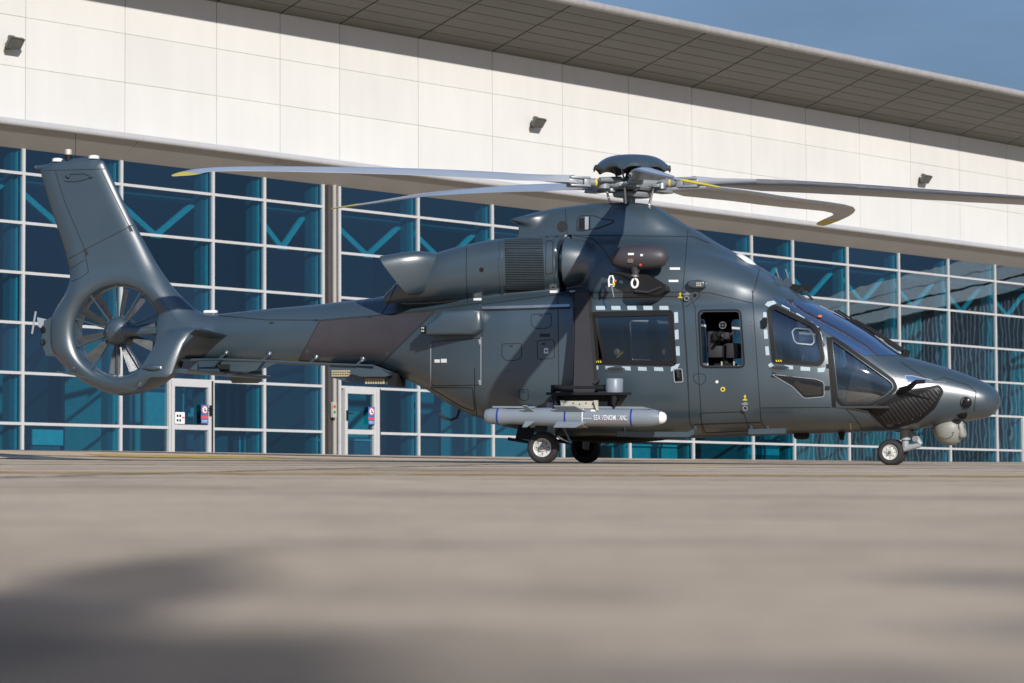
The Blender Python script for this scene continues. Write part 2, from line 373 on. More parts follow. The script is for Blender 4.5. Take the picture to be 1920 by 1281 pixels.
# ------------------------------------------------------------------ materials of the helicopter
M['brown'] = simple('brown_composite', (0.041, 0.037, 0.043), 0.5, 0, .08, 3)
M['arm'] = simple('charcoal_composite', (0.026, 0.025, 0.028), 0.65, 0, .08, 3, spec=.3)
M['mesh'] = simple('screen_wire', (0.055, 0.075, 0.088), 0.38, .4, .1, 10)
M['dark'] = simple('dark_void', (0.004, 0.004, 0.005), 0.9)
M['steel'] = simple('bare_steel', (0.45, 0.45, 0.46), 0.32, .85, .1, 8)
M['grey'] = simple('light_grey_paint', (0.28, 0.30, 0.32), 0.45, 0, .08, 5)
M['white'] = simple('white_paint', (0.72, 0.72, 0.70), 0.45, 0, .05, 6)
M['dash'] = simple('pale_marking', (0.36, 0.44, 0.48), 0.5, 0, .06, 6)
M['yellow'] = simple('yellow_paint', (0.62, 0.48, 0.03), 0.45, 0, .08, 6)
M['red'] = simple('red_paint', (0.5, 0.05, 0.03), 0.4)
M['orange'] = simple('orange_lens', (0.6, 0.16, 0.05), 0.3)
M['blue'] = simple('blue_band', (0.012, 0.03, 0.22), 0.4)
M['green'] = simple('green_lens', (0.02, 0.25, 0.12), 0.25)
M['missile'] = simple('missile_grey', (0.175, 0.205, 0.235), 0.4, 0, .05, 4)
M['cream'] = simple('cream_zinc', (0.46, 0.44, 0.36), 0.5, .2, .12, 10)
M['beige'] = simple('turret_beige', (0.24, 0.24, 0.215), 0.5, 0, .08, 5)
M['blade'] = simple('blade_grey', (0.33, 0.345, 0.37), 0.24, 0, .06, 2)
M['hub'] = simple('hub_grey', (0.23, 0.25, 0.265), 0.42, .2, .12, 8)
M['flare'] = simple('flare_cells', (0.42, 0.36, 0.22), 0.5, .2, .15, 14)
def schlick(n, l, f0):                    # reflectance that is the same from both sides of a pane
    lw = n.new('ShaderNodeLayerWeight'); lw.inputs['Blend'].default_value = .5
    p = n.new('ShaderNodeMath'); p.operation = 'POWER'; p.inputs[1].default_value = 5.0; l.new(lw.outputs['Facing'], p.inputs[0])
    q = n.new('ShaderNodeMath'); q.operation = 'MULTIPLY_ADD'; q.inputs[1].default_value = 1 - f0; q.inputs[2].default_value = f0; l.new(p.outputs[0], q.inputs[0]); return q.outputs[0]
def glass_mat(name, tint, refl, rough=0.02, bump=0.0):
    m = bpy.data.materials.new(name); m.use_nodes = True; n, l = m.node_tree.nodes, m.node_tree.links
    n.remove(n['Principled BSDF']); out = n['Material Output']
    tr = n.new('ShaderNodeBsdfTransparent'); tr.inputs['Color'].default_value = (*tint, 1)
    gl = n.new('ShaderNodeBsdfGlossy'); gl.inputs['Roughness'].default_value = rough; gl.inputs['Color'].default_value = (1, 1, 1, 1)
    fr = schlick(n, l, refl)
    mx = n.new('ShaderNodeMixShader'); l.new(fr, mx.inputs[0]); l.new(tr.outputs[0], mx.inputs[1]); l.new(gl.outputs[0], mx.inputs[2]); l.new(mx.outputs[0], out.inputs['Surface'])
    return m
M['tinted'] = glass_mat('tinted_glass', (0.30, 0.32, 0.35), .11)
M['clear'] = glass_mat('canopy_glass', (0.55, 0.58, 0.61), .14)
M['screen'] = simple('windshield_glass', (0.004, 0.014, 0.060), 0.03, 0, .02, 2, spec=1.0)
M['screen'].node_tree.nodes['Principled BSDF'].inputs['IOR'].default_value = 3.2
def wear_paint():                         # slate paint with faint panel-to-panel variation and dust towards a satin sheen
    m = M['paint']; n, l = m.node_tree.nodes, m.node_tree.links; b = n['Principled BSDF']
    tc = n.new('ShaderNodeTexCoord'); s1 = n.new('ShaderNodeTexNoise'); s1.inputs['Scale'].default_value = 38; s1.inputs['Detail'].default_value = 8
    l.new(tc.outputs['Object'], s1.inputs['Vector']); bp = n.new('ShaderNodeBump'); bp.inputs['Strength'].default_value = .025; bp.inputs['Distance'].default_value = .02
    l.new(s1.outputs['Fac'], bp.inputs['Height']); l.new(bp.outputs['Normal'], b.inputs['Normal'])
wear_paint()
M['blade'].node_tree.nodes['Principled BSDF'].inputs['IOR'].default_value = 1.9
M['paint'].node_tree.nodes['Principled BSDF'].inputs['IOR'].default_value = 1.8; M['paint'].node_tree.nodes['Principled BSDF'].inputs['Coat Weight'].default_value = .12; M['paint'].node_tree.nodes['Principled BSDF'].inputs['Coat Roughness'].default_value = .22

heli = thing('helicopter', 'dark slate-grey military helicopter parked on the apron before the hangar', 'helicopter')
heli.matrix_world = HM
def H(name, mb, mat, parent=None, smooth=40, label=None): return mb.build(name, M[mat] if isinstance(mat, str) else mat, parent or heli, smooth, label)

# ------------------------------------------------------------------ body mesh, split into parts
V, Q = mesh_body()
tl = V[:, 0] < FIN_END + .01; Nv = np.empty_like(V); fv = np.empty(len(V))
for m_ in (tl, ~tl): Nv[m_] = grad(solid_at, V[m_]); fv[m_] = solid_at(V[m_]); outer = np.abs(fv) < .012
V[outer] -= Nv[outer] * np.clip(fv[outer], -.01, .01)[:, None]
Cn = V[Q].mean(1); side = Cn[:, 1]; q_out = outer[Q].all(1) & True
def inp(pts, yl): return poly_sdf(ppoly(pts, yl), Cn[:, 0], Cn[:, 2]) < 0
part = np.full(len(Q), 'fuselage', dtype=object)
part[Cn[:, 0] < C(716, 650)[0]] = 'tail_boom'
up = poly_sdf(ppoly([(700, 566), (735, 590), (812, 581), (905, 568), (1075, 548), (1300, 552), (1412, 560), (1445, 552), (1480, 530), (1490, 300), (600, 300)], -.95), Cn[:, 0], Cn[:, 2]) < 0
part[up] = 'engine_cowling'
part[inp([(964, 440), (985, 445), (1330, 455), (1450, 515), (1400, 300), (900, 300)], -.5) & (np.abs(side) < .62)] = 'rotor_pylon_fairing'
part[Cn[:, 0] < C(372, 620)[0]] = 'fan_shroud'
part[(Cn[:, 0] < C(345, 560)[0]) & inp([(40, 260), (210, 260), (330, 535), (250, 520), (132, 545), (110, 500)], 0)] = 'tail_fin'
part[inp([(1826, 690), (1900, 690), (1900, 800), (1822, 800)], -.3)] = 'nose_cone'
part[inp([(1078, 560), (1275, 560), (1292, 800), (1296, 815), (1078, 815)], -1.12) & (side < 0) & q_out] = 'cabin_door'
part[inp([(1411, 556), (1445, 556), (1552, 620), (1558, 790), (1425, 790)], -1.08) & (side < 0) & q_out] = 'cockpit_door'
part[~q_out & (np.abs(fv[Q]).max(1) > .03)] = 'cabin_lining'
Nm = Nv.copy()
for nm in ['fuselage', 'tail_boom', 'engine_cowling', 'rotor_pylon_fairing', 'fan_shroud', 'tail_fin', 'nose_cone', 'cabin_door', 'cockpit_door', 'cabin_lining']:
    fq = Q[part == nm]; ids, inv = np.unique(fq, return_inverse=True)
    o = mesh(nm, V[ids], inv.reshape(-1, 4), M['lining' if nm == 'cabin_lining' else 'paint'], heli, True)
    if nm != 'cabin_lining':
        me = o.data; flat = ~outer[ids]
        nn = Nm[ids].copy()
        vn = np.empty(len(ids) * 3, np.float32); me.vertices.foreach_get('normal', vn); vn = vn.reshape(-1, 3)
        nn[flat] = vn[flat]; me.normals_split_custom_set_from_vertices([tuple(q) for q in nn])

# ------------------------------------------------------------------ things laid on the skin
def cast(px, py, y0=-1.75):
    v = lray(np.asarray(px, float), np.asarray(py, float)); v = v / np.linalg.norm(v, axis=1, keepdims=True)
    t = (y0 - CAM_L[1]) / v[:, 1]; t = t.copy()
    for i in range(46):
        P = CAM_L + v * t[:, None]; d = solid_at(P); t += np.clip(d * (.85 if i < 30 else .6), -.05, .5)
        t = np.minimum(t, (1.3 - CAM_L[1]) / v[:, 1])
        if np.abs(d).max() < 4e-4: break
    P = CAM_L + v * t[:, None]; return P, grad(solid_at, P)
def densify(pts, step=6.0, closed=False):
    out = []; n = len(pts)
    for i in range(n if closed else n - 1):
        a, b = np.array(pts[i], float), np.array(pts[(i + 1) % n], float); k = max(1, int(np.ceil(np.linalg.norm(b - a) / step)))
        out += [a + (b - a) * j / k for j in range(k)]
    if not closed: out.append(np.array(pts[-1], float))
    return np.array(out)
def roundpx(pts, r, n=4): return [tuple(p) for p in rounded(pts, r, n)]
def strip_offsets(P, w, closed):
    n = len(P); nx = np.roll(P, -1, 0) - P; 
    if not closed: nx[-1] = nx[-2]
    pv = np.roll(nx, 1, 0)
    if not closed: pv[0] = nx[0]
    u = nx / (np.linalg.norm(nx, axis=1, keepdims=True) + 1e-9); v = pv / (np.linalg.norm(pv, axis=1, keepdims=True) + 1e-9)
    t = u + v; t /= np.linalg.norm(t, axis=1, keepdims=True) + 1e-9; nn = np.stack([-t[:, 1], t[:, 0]], 1)
    k = 1 / np.maximum(.5, (nn * np.stack([-u[:, 1], u[:, 0]], 1)).sum(1))
    return nn * (k * w)[:, None]
def ribbon(mb, pts, w=1.5, lift=.003, closed=False, bias=0.0, step=6, dep=0.0):
    P = densify(pts, step, closed); o = strip_offsets(P, 1.0, closed)
    A, B = P + o * (w / 2 + bias), P - o * (w / 2 - bias)
    X, Nn = cast(np.concatenate([A[:, 0], B[:, 0]]), np.concatenate([A[:, 1], B[:, 1]])); n = len(P)
    T = X + Nn * lift; rng = range(n if closed else n - 1)
    if dep <= 0: mb.add(T, [(i, (i + 1) % n, n + (i + 1) % n, n + i) for i in rng])
    else:
        D = X - Nn * .01; T = X + Nn * dep; vs = np.concatenate([T, D]); fs = []
        for i in rng:
            j = (i + 1) % n; fs += [(i, j, n + j, n + i), (i, 2 * n + i, 2 * n + j, j), (n + j, 3 * n + j, 3 * n + i, n + i)]
        mb.add(vs, fs)
    return mb
def patch(mb, pts, lift=.004, step=8, mirror=False, both=False, thick=0.0):
    B = densify(pts, step, True); xs = np.arange(B[:, 0].min(), B[:, 0].max(), step); ys = np.arange(B[:, 1].min(), B[:, 1].max(), step)
    G = np.array([(x, y) for x in xs[1:] for y in ys[1:]]) if len(xs) > 1 and len(ys) > 1 else np.zeros((0, 2))
    if len(G): G = G[poly_sdf(B, G[:, 0], G[:, 1]) < -step * .4]
    P = np.concatenate([B, G]); n = len(B)
    vs, es, fs, *_ = delaunay_2d_cdt([Vector(p) for p in P], [(i, (i + 1) % n) for i in range(n)], [], 1, 1e-4)
    vs = np.array([tuple(v) for v in vs]); X, Nn = cast(vs[:, 0], vs[:, 1]); T = X + Nn * lift
    fs = [tuple(f) for f in fs]
    if not mirror or both:
        mb.add(T, fs)
        if thick:                                    # a skirt down to the skin
            D = X - Nn * .01; mb.add(np.concatenate([T[:n], D[:n]]), [(i, (i + 1) % n, n + (i + 1) % n, n + i) for i in range(n)])
    if mirror: mb.add(T * np.array([1, -1, 1]), [f[::-1] for f in fs])
    return mb
def decal(name, pts, mat, lift=.004, parent=None, step=8, label=None):
    o = patch(MB(), pts, lift, step).build(name, M[mat], parent or heli)
    o.data.polygons.foreach_set('use_smooth', [True] * len(o.data.polygons))
    if label: o['label'] = label
    return o
def rect(x0, y0, x1, y1, sk=0.0): return [(x0, y0), (x1, y0 + sk * 0), (x1 + sk, y1), (x0 + sk, y1)]
def disc(cx, cy, r, n=12, ry=None): return [(cx + r * math.cos(2 * math.pi * i / n), cy + (ry or r) * math.sin(2 * math.pi * i / n)) for i in range(n)]

# windows: frame, pane near side, pane far side
def bypx(poly_pts): return poly_pts
PX_CABIN = roundpx([(1106, 585), (1262, 581.5), (1269, 687), (1113, 683.5)], 9)
PX_GUN = roundpx([(1309, 582), (1389, 581), (1396.5, 689.5), (1314, 689.5)], 10)
PX_PILOT = roundpx([(1437, 579), (1452, 570.5), (1528, 608), (1539, 626), (1547.5, 675), (1538, 688), (1447, 681.5)], 7)
PX_FOOT = roundpx([(1447, 702), (1530, 711), (1545, 717), (1545.5, 744), (1508, 747), (1486, 725)], 5)
PX_QUARTER = roundpx([(1557, 637), (1563, 636), (1674, 715), (1679, 728), (1662, 744), (1631, 759), (1583, 761), (1569, 748)], 7)
def window(name, px, fw, frame_mat, pane_mat, lift=-.012, flift=.004, frame_label=None, pane=True):
    fr = ribbon(MB(), px, fw, flift, True, bias=0, dep=.006).build('window_frame' if not frame_label else frame_label, M[frame_mat], heli, 40)
    if pane:
        p = patch(MB(), px, lift, 9).build(name, M[pane_mat], heli); p.data.polygons.foreach_set('use_smooth', [True] * len(p.data.polygons))
        q = p.copy(); q.data = p.data.copy(); q.data.transform(Matrix.Diagonal((1, -1, 1, 1))); COL.objects.link(q)
    return fr
def inset(pts, d): P = np.array(pts, float); return [tuple(p) for p in P + strip_offsets(P, 1.0, True) * d]
window('cabin_window', inset(PX_CABIN, 5), 10, 'black', 'tinted')
window('pilot_window', inset(PX_PILOT, 4), 9, 'black', 'clear')
window('foot_window', inset(PX_FOOT, 2.5), 6, 'black', 'tinted')
window('quarter_window', PX_QUARTER, 9, 'black', 'clear', bypx([(0, 0)]) and -.012)
window('gunner_window', inset(PX_GUN, 1.5), 5, 'black', 'tinted', pane=False)
ribbon(MB(), PX_PILOT, 1.2, .006, True).build('window_seal', M['mesh'], heli)
ribbon(MB(), PX_FOOT, 1.1, .006, True).build('window_seal', M['grey'], heli)
ribbon(MB(), inset(PX_QUARTER, 3), 1.0, .008, True).build('window_seal', M['mesh'], heli)
ribbon(MB(), inset(PX_GUN, 3), 1.2, .008, True).build('window_seal', M['mesh'], heli)
# black surround of the quarter window
decal('quarter_pillar', [(1549, 632), (1554, 633), (1568, 764), (1640, 764), (1668, 752), (1662, 759), (1630, 771), (1604, 766), (1560, 764)], 'black', .003)
# sliding vent in the pilot window
vent = ribbon(MB(), roundpx([(1485, 622), (1491, 616), (1516, 618), (1523, 626), (1527, 641), (1522, 647), (1494, 644), (1489, 639)], 3), 2.6, .006, True).build('vent_frame', M['mesh'], heli)
# windshield: cut cleanly from the skin on both sides
def skin_cut(name, poly_xz, mat, lift, ymax=9):
    P = np.array(poly_xz); c = P.mean(0); near = poly_sdf(P, Cn[:, 0], Cn[:, 2]) < .06
    sel = Q[near & q_out & (np.abs(side) < ymax)]; ids, inv = np.unique(sel, return_inverse=True)
    bm = bmesh.new(); vv = [bm.verts.new(p) for p in V[ids] + Nv[ids] * lift]
    for f in inv.reshape(-1, 4):
        try: bm.faces.new([vv[i] for i in f])
        except ValueError: pass
    for i in range(len(P)):
        a, b = P[i], P[(i + 1) % len(P)]; e = b - a; nrm = np.array([e[1], -e[0]])
        if nrm @ (c - a) > 0: nrm = -nrm
        bmesh.ops.bisect_plane(bm, geom=list(bm.verts) + list(bm.edges) + list(bm.faces), plane_co=(a[0], 0, a[1]), plane_no=(nrm[0], 0, nrm[1]), clear_outer=True)
    me = bpy.data.meshes.new(name); bm.to_mesh(me); bm.free(); me.materials.append(M[mat]); me.polygons.foreach_set('use_smooth', [True] * len(me.polygons))
    o = link(name, me, heli)
    pv = np.empty(len(me.vertices) * 3, np.float32); me.vertices.foreach_get('co', pv); pv = pv.reshape(-1, 3).astype(float)
    me.normals_split_custom_set_from_vertices([tuple(q) for q in grad(solid_at, pv)])
    return o
def P1(px, py, yl): return C(px, py, yl)[[0, 2]]
WS = [P1(1444, 554, -.88), P1(1584, 645, -.9), P1(1622, 667, -.78), P1(1690, 668, 0), P1(1720, 600, 0), P1(1531, 572, 0)]
skin_cut('windshield', WS, 'screen', .006)
# ------------------------------------------------------------------ seams, rivets, markings
seam = MB()
SE = [[(410, 592), (500, 600), (600, 600.5), (700, 592), (812, 581), (905, 568)], [(905, 571), (1075, 549), (1082, 546)], [(714, 592), (728, 570), (738, 545), (746, 524)],
      [(875, 460), (874, 510), (876, 556), (877, 569)], [(1075, 548), (1300, 548)], [(1296, 560), (1303, 575), (1310, 700), (1316, 800), (1318, 812)], [(1300, 796), (1426, 792)],
      [(1278, 552), (1281, 560), (1290, 700), (1293, 790), (1300, 806)], [(1411, 552), (1412, 575), (1420, 690), (1427, 790), (1436, 806)], [(1310, 549), (1330, 549), (1412, 569)], [(1285, 575), (1300, 567), (1312, 556), (1310, 547)],
      [(1427, 765), (1558, 764)], [(1587, 768), (1600, 780), (1618, 806)], [(1410, 545), (1413, 560)], [(1425, 500), (1415, 540), (1411, 552)], [(1290, 430), (1284, 500), (1280, 548)],
      [(1826, 772), (1830, 735), (1815, 722), (1770, 708), (1757, 712)], [(1690, 680), (1740, 712), (1757, 712)], [(1060, 392), (1062, 420), (1064, 440)], [(1075, 442), (1110, 447), (1135, 470), (1144, 490)], [(1022, 444), (1075, 441), (1300, 444), (1330, 456)],
      [(904, 575), (904, 632)], [(1046, 560), (1048, 740)], [(1075, 575), (1079, 740)], [(890, 690), (890, 742), (894, 780)]]
for s_ in SE: ribbon(MB(), s_, 1.5, .003).build('panel_seam', M['seam'], heli)
for pts, r_ in [([(809, 641), (901, 634), (902, 722), (809, 724)], 6), ([(806, 727), (886, 727), (890, 772), (868, 764)], 4), ([(996, 590), (1034, 588), (1034, 610), (1026, 616), (1004, 616), (996, 609)], 4), ([(941, 645), (978, 644), (978, 670), (968, 676), (948, 676), (941, 668)], 4),
                 ([(1007, 639), (1039, 637), (1040, 672), (1008, 674)], 5), ([(973, 731), (990, 730), (991, 748), (983, 752), (974, 748)], 3), ([(1299, 703), (1312, 700), (1323, 703), (1323, 715), (1313, 723), (1302, 716)], 4), ([(1311, 775), (1394, 772), (1406, 808), (1322, 812)], 4)]:
    ribbon(MB(), roundpx(pts, r_), 1.4, .003, True).build('hatch_outline', M['seam'], heli)
door_outline = ribbon(MB(), roundpx([(1082, 560), (1272, 556), (1280, 566), (1292, 760), (1292, 790)], 6, 3)[3:-3], 1.6, .003).build('door_seam', M['seam'], heli)
riv = MB()
def rivets(pts, step, r=.0065):
    P = densify(pts, step); X, Nn = cast(P[:, 0], P[:, 1])
    for p, n_ in zip(X, Nn): riv.lathe([(r, 0), (r * .9, .004), (r * .2, .006)], p, n_, 6)
rivets([(286, 541), (300, 560), (318, 583), (332, 605)], 4); rivets([(1618, 655), (1650, 682), (1680, 706)], 5); rivets([(1408, 590), (1415, 700), (1420, 780)], 7, .005)
rivets([(716, 668), (750, 640), (812, 592)], 16); rivets([(935, 455), (935, 500), (938, 548)], 18); rivets([(948, 556), (1025, 547)], 18); rivets([(1020, 448), (1026, 540)], 26)
rivets([(1325, 775), (1390, 773)], 21, .006); rivets([(1435, 768), (1550, 767)], 17, .006); rivets([(78, 330), (97, 393), (120, 462), (130, 500)], 4, .005)
r_o = riv.build('rivets', M['arm'], heli); r_o['kind'] = 'stuff'
for x0, x1 in [(1117, 1134), (1146, 1163), (1176, 1193), (1206, 1223), (1236, 1253)]: decal('exit_marking', rect(x0, 574, x1, 581.5, 1), 'dash')
for q in [[(1264, 586), (1271, 585), (1272, 605), (1265, 606)], [(1265, 619), (1272, 618), (1273, 636), (1266, 637)], [(1267, 650), (1274, 649), (1275, 667), (1268, 667)], [(1258, 689), (1268, 683), (1275, 682), (1270, 692), (1258, 697)],
          [(1118, 686), (1122, 686), (1122, 693), (1119, 693)], [(1135, 686.5), (1152, 687), (1152, 694), (1136, 693.5)], [(1166, 687), (1182, 687.5), (1183, 695), (1167, 694)], [(1196, 688), (1212, 688.5), (1213, 695.5), (1197, 695)], [(1226, 688.5), (1243, 689), (1244, 696), (1227, 695.5)],
          [(1434, 572), (1439, 566), (1451, 564), (1456, 569), (1441, 576)], [(1431, 586), (1437, 586), (1438, 595), (1431, 595)], [(1432, 619), (1438.5, 618), (1440, 635), (1433, 635.5)], [(1434.5, 650), (1441, 649.5), (1443, 666), (1436, 666.5)], [(1440, 684), (1446, 680), (1452, 687), (1443, 689)],
          [(1471, 684.5), (1487, 686), (1487, 693), (1471, 692)], [(1501, 687.5), (1519, 689), (1519, 696), (1501, 695)], [(1533, 690.5), (1548, 689), (1545, 698), (1533, 698)],
          [(1466, 571.5), (1481, 579), (1480, 581), (1465, 574)], [(1493, 587), (1509, 595), (1508, 597.5), (1492, 589)], [(1520, 602.5), (1532, 610), (1531, 612.5), (1519, 605)], [(1539, 622), (1543.5, 638), (1541, 638.5), (1537, 623)], [(1546, 652), (1549, 669), (1547, 669.5), (1544, 653)]]:
    decal('exit_marking', q, 'dash')
for q in [rect(815, 674, 825, 680), rect(827, 673, 838, 680), rect(888, 559, 903, 564), rect(1031, 545, 1048, 550), rect(1068, 545, 1079, 550), rect(1256, 502, 1275, 506), rect(1254, 525, 1272, 529), rect(1138, 678, 1153, 683), rect(1020, 653, 1028, 663), [(1478, 678), (1492, 679), (1494, 684), (1477, 683.5)]]:
    decal('placard', q, 'white')
decal('placard', rect(1012, 626, 1031, 632), 'arm', label='dark placard'); 
decal('flower_mark', [(1024, 654), (1025, 657), (1028, 658), (1025, 659), (1024, 662), (1023, 659), (1020, 658), (1023, 657)], 'seam', .006, step=3)
for x, y in [(1014.5, 592), (958.5, 649), (1019, 645), (982, 735)]: decal('latch', rect(x - 3, y - 1.5, x + 3, y + 1.5), 'seam')
def arrow(x, y): return [(x - 4, y + 11), (x - 4, y + 8.5), (x - 1.2, y + 8.5), (x - 1.2, y + 4), (x - 3, y + 4), (x, y), (x + 3, y + 4), (x + 1.2, y + 4), (x + 1.2, y + 8.5), (x + 4, y + 8.5), (x + 4, y + 11)]
decal('hoist_arrow', arrow(1275.5, 548), 'yellow', step=4); decal('jack_arrow', arrow(1397, 740), 'yellow', step=4)
decal('jack_ring', disc(1355.5, 730, 4.6), 'yellow', step=4); decal('ring_hole', disc(1355.5, 730, 2.1), 'arm', .007, step=4)
decal('filler_cap', disc(1344.5, 716, 2.8), 'white', .008, step=4)
for x in (1111, 1449): 
    y = 675 if x > 1300 else 676.5
    for i in range(3): decal('warning_stripe', [(x + 5 + i * 4.2, y), (x + 7.2 + i * 4.2, y), (x + 9 + i * 4.2, y + 3.6), (x + 6.6 + i * 4.2, y + 3.6)], 'yellow', .009, step=4)
# boom panel and nose panel
decal('brown_boom_panel', roundpx([(560, 676), (599.5, 602), (816, 582.5), (713, 684)], 4), 'brown', .005, step=14, label='brown boom panel')
ribbon(MB(), roundpx([(560, 676), (599.5, 602), (816, 582.5), (713, 684)], 4), 2, .006, True).build('panel_edge', M['arm'], heli)
# ------------------------------------------------------------------ fittings of the helicopter
def L(px, py, yl): return Vector(C(px, py, yl))
PXM = 137.0
def loftbox(poly_px, y0, y1, mb=None, taper=0.0, bev=0.0):     # outline in side view at y1 (outer), run in to y0; taper shrinks the outer face
    P = ppoly(poly_px, y1); c = P.mean(0); mb = mb or MB(); rings = []
    st = [(y0, 1.0), (y1 + (bev if bev else 0) * np.sign(y0 - y1), 1.0 if not taper else 1.0)]
    A = [[(p[0], y0, p[1]) for p in P]]
    if bev:
        for k in range(4):
            t = k / 3 * math.pi / 2; s_ = bev * (1 - math.cos(t)); yy = y1 + (y0 - y1) / abs(y0 - y1) * bev * (1 - math.sin(t))
            e = np.linalg.norm(P - c, axis=1, keepdims=True); S = c + (P - c) * np.maximum(.1, 1 - (s_ + taper) / e); A.append([(p[0], yy, p[1]) for p in S])
    else:
        e = np.linalg.norm(P - c, axis=1, keepdims=True); S = c + (P - c) * (1 - taper / e); A.append([(p[0], y1, p[1]) for p in S])
    return mb.loft(A)
# --- engine: intake screens, exhausts, small items
scr = MB()
for i in range(30):
    y = 449.5 + i * 3.15; x0, x1 = 947 + (i / 30) * 2, 1017 + (i / 30) * 5
    ribbon(scr, [(x0, y + .6), (x1, y)], 1.5, .006, step=14, dep=.012)
o = H('intake_screen_bars', scr, 'mesh'); o['kind'] = 'stuff'
decal('intake_screen', [(946, 449), (1017, 446), (1022, 544), (949, 550)], 'dark', .002, step=10)
ribbon(MB(), [(1027, 447), (1040, 446), (1043, 496), (1041, 540), (1034, 541)], 2.4, .008, dep=.014).build('screen_flange', M['paint'], heli, 40)
ribbon(MB(), [(940, 450), (938, 500), (942, 553)], 5, .006, dep=.010).build('screen_flange', M['paint'], heli, 40)
ribbon(MB(), roundpx([(1024, 452), (1036, 452), (1037, 512), (1023, 514)], 3), 1.3, .005, True).build('hatch_outline', M['seam'], heli)
decal('vent_hole', disc(903, 506, 4.5), 'dark', .004, step=5); decal('vent_grille', disc(1055, 425, 9.5, 18), 'arm', .005, step=6)
for r_ in (9.5, 6.5, 3.5): ribbon(MB(), disc(1055, 425, r_, 18), 1.0, .008, True).build('grille_ring', M['seam'], heli)
decal('air_scoop', roundpx([(1083, 410), (1090, 405), (1115, 405), (1130, 411), (1151, 414), (1149, 418), (1122, 428), (1090, 433), (1082, 432)], 3), 'paint', .004, step=6)
decal('scoop_mouth', [(1086, 410), (1107, 407), (1107, 431), (1085, 431)], 'dark', .007, step=6); decal('scoop_vane', rect(1097, 407, 1104, 431), 'grey', .009, step=6)
ribbon(MB(), roundpx([(1083, 410), (1090, 405), (1115, 405), (1130, 411), (1151, 414), (1149, 418), (1122, 428), (1090, 433), (1082, 432)], 3), 1.6, .010, True).build('scoop_rim', M['seam'], heli)
def exhaust(sy):
    # curved outlet duct: sections run from inside the cowling to a raked open rim; rings of a rounded outline
    secs = [((832, 506), -.70, .20, .20, 0.0), ((815, 508), -.80, .255, .23, .02), ((795, 510), -.89, .285, .24, .05), ((770, 513), -.98, .285, .235, .11), ((744, 517), -1.05, .27, .22, .19)]
    rings = []; n = 28
    for (c, yl, hz, hy, rake) in secs:
        o = C(c[0], c[1], yl); rg = []
        for j in range(n):
            q = 2 * math.pi * j / n; cs, sn = math.cos(q), math.sin(q); e = 2 / 3.0
            yy = math.copysign(abs(cs) ** e, cs) * hy; zz = math.copysign(abs(sn) ** e, sn) * hz
            rg.append((o[0] - rake * (zz / hz), (o[1] + yy - .42 * zz) * sy, o[2] + zz + .10 * yy))
        rings.append(rg)
    def shrink(rg, k, dx): c = np.mean(rg, 0); return [tuple(c + (np.array(p) - c) * k + np.array([dx, 0, 0])) for p in rg]
    mb = MB().loft(rings + [shrink(rings[-1], .93, 0), shrink(rings[-1], .90, .05), shrink(rings[-2], .86, 0), shrink(rings[-3], .80, 0)], cap=False)
    mb.add(shrink(rings[-3], .80, 0), [tuple(range(n))])
    return H('exhaust_duct', mb, 'paint', smooth=50)
exhaust(1); exhaust(-1)
# countermeasure box fairing with lamp
H('sensor_fairing', loftbox([(795, 628), (889, 628), (902, 618), (902, 582), (889, 579), (826, 583), (812, 598), (796, 611)], -.55, -1.22, bev=.07), 'paint', smooth=60)
H('fairing_lamp', loftbox(rect(788.5, 611, 796, 625), -.8, -1.16), 'black')
for k in range(4): H('lamp_lens', loftbox(rect(790 + (k % 2) * 3, 613.5 + (k // 2) * 5.5, 792 + (k % 2) * 3, 616.5 + (k // 2) * 5.5), -1.1, -1.165), 'cream')
ribbon(MB(), [(905, 579.5), (1069, 574.5)], 4.5, .01, dep=.03).build('door_rail', M['steel'], heli, 40)
ribbon(MB(), [(905, 582.8), (1069, 577.6)], 1.6, .012).build('rail_shadow_gap', M['seam'], heli)
ribbon(MB(), [(808, 645), (808, 722)], 2, .004).build('hinge_strip', M['grey'], heli); ribbon(MB(), [(902, 632), (902, 722)], 1.6, .005).build('hinge_strip', M['grey'], heli)
for y in (640, 716): decal('corner_bracket', [(897, y - 4), (902, y - 3), (902, y + 6), (899, y + 6)], 'grey', .006, step=5)
# handles
for cx, cy in ((1154.5, 693), (1462, 690.5)):
    rim = ribbon(MB(), disc(cx, cy, 17, 18, 4.5), 2, .004, True, dep=.01).build('handle_rim', M['paint'], heli, 40)
    decal('recessed_handle', disc(cx, cy, 15, 16, 3.8), 'arm', .010, step=6)
decal('latch_recess', roundpx([(1263, 692), (1279, 692), (1281, 716), (1265, 717)], 3), 'black', .004, step=6); H('latch_lever', loftbox([(1268, 694), (1273, 694), (1273, 709), (1270, 709)], -1.0, -1.19), 'arm')
ribbon(MB(), roundpx([(1263, 692), (1279, 692), (1281, 716), (1265, 717)], 3), 1.6, .01, True).build('latch_rim', M['grey'], heli)
H('push_button_lamp', loftbox(roundpx(rect(1429, 596, 1436.5, 613), 1.5, 2), -1.0, -1.145), 'black'); decal('green_lamp', rect(1431, 602, 1434.5, 607), 'green', .03, step=4)
for x, y in ((1554, 687), (1551.5, 728)): decal('hinge_plate', rect(x - 5, y - 4, x + 4.5, y + 4), 'black', .006, step=5)
def tie_ring(px, py):
    P, Nn = cast([px], [py]); p, n_ = Vector(P[0]), Vector(Nn[0]); mb = MB().lathe([(.03, 0), (.03, .02), (.012, .025)], p + Vector((0, 0, .045)), n_, 10).box(p + n_ * .02 + Vector((0, 0, .045)), (.09, .02, .022))
    return H('tie_down_ring', mb.tube([p + n_ * .025 + Vector((math.cos(q) * .03, 0, math.sin(q) * .03 - .01)) for q in np.linspace(0, 6.283, 13)], .011, 6), 'steel')
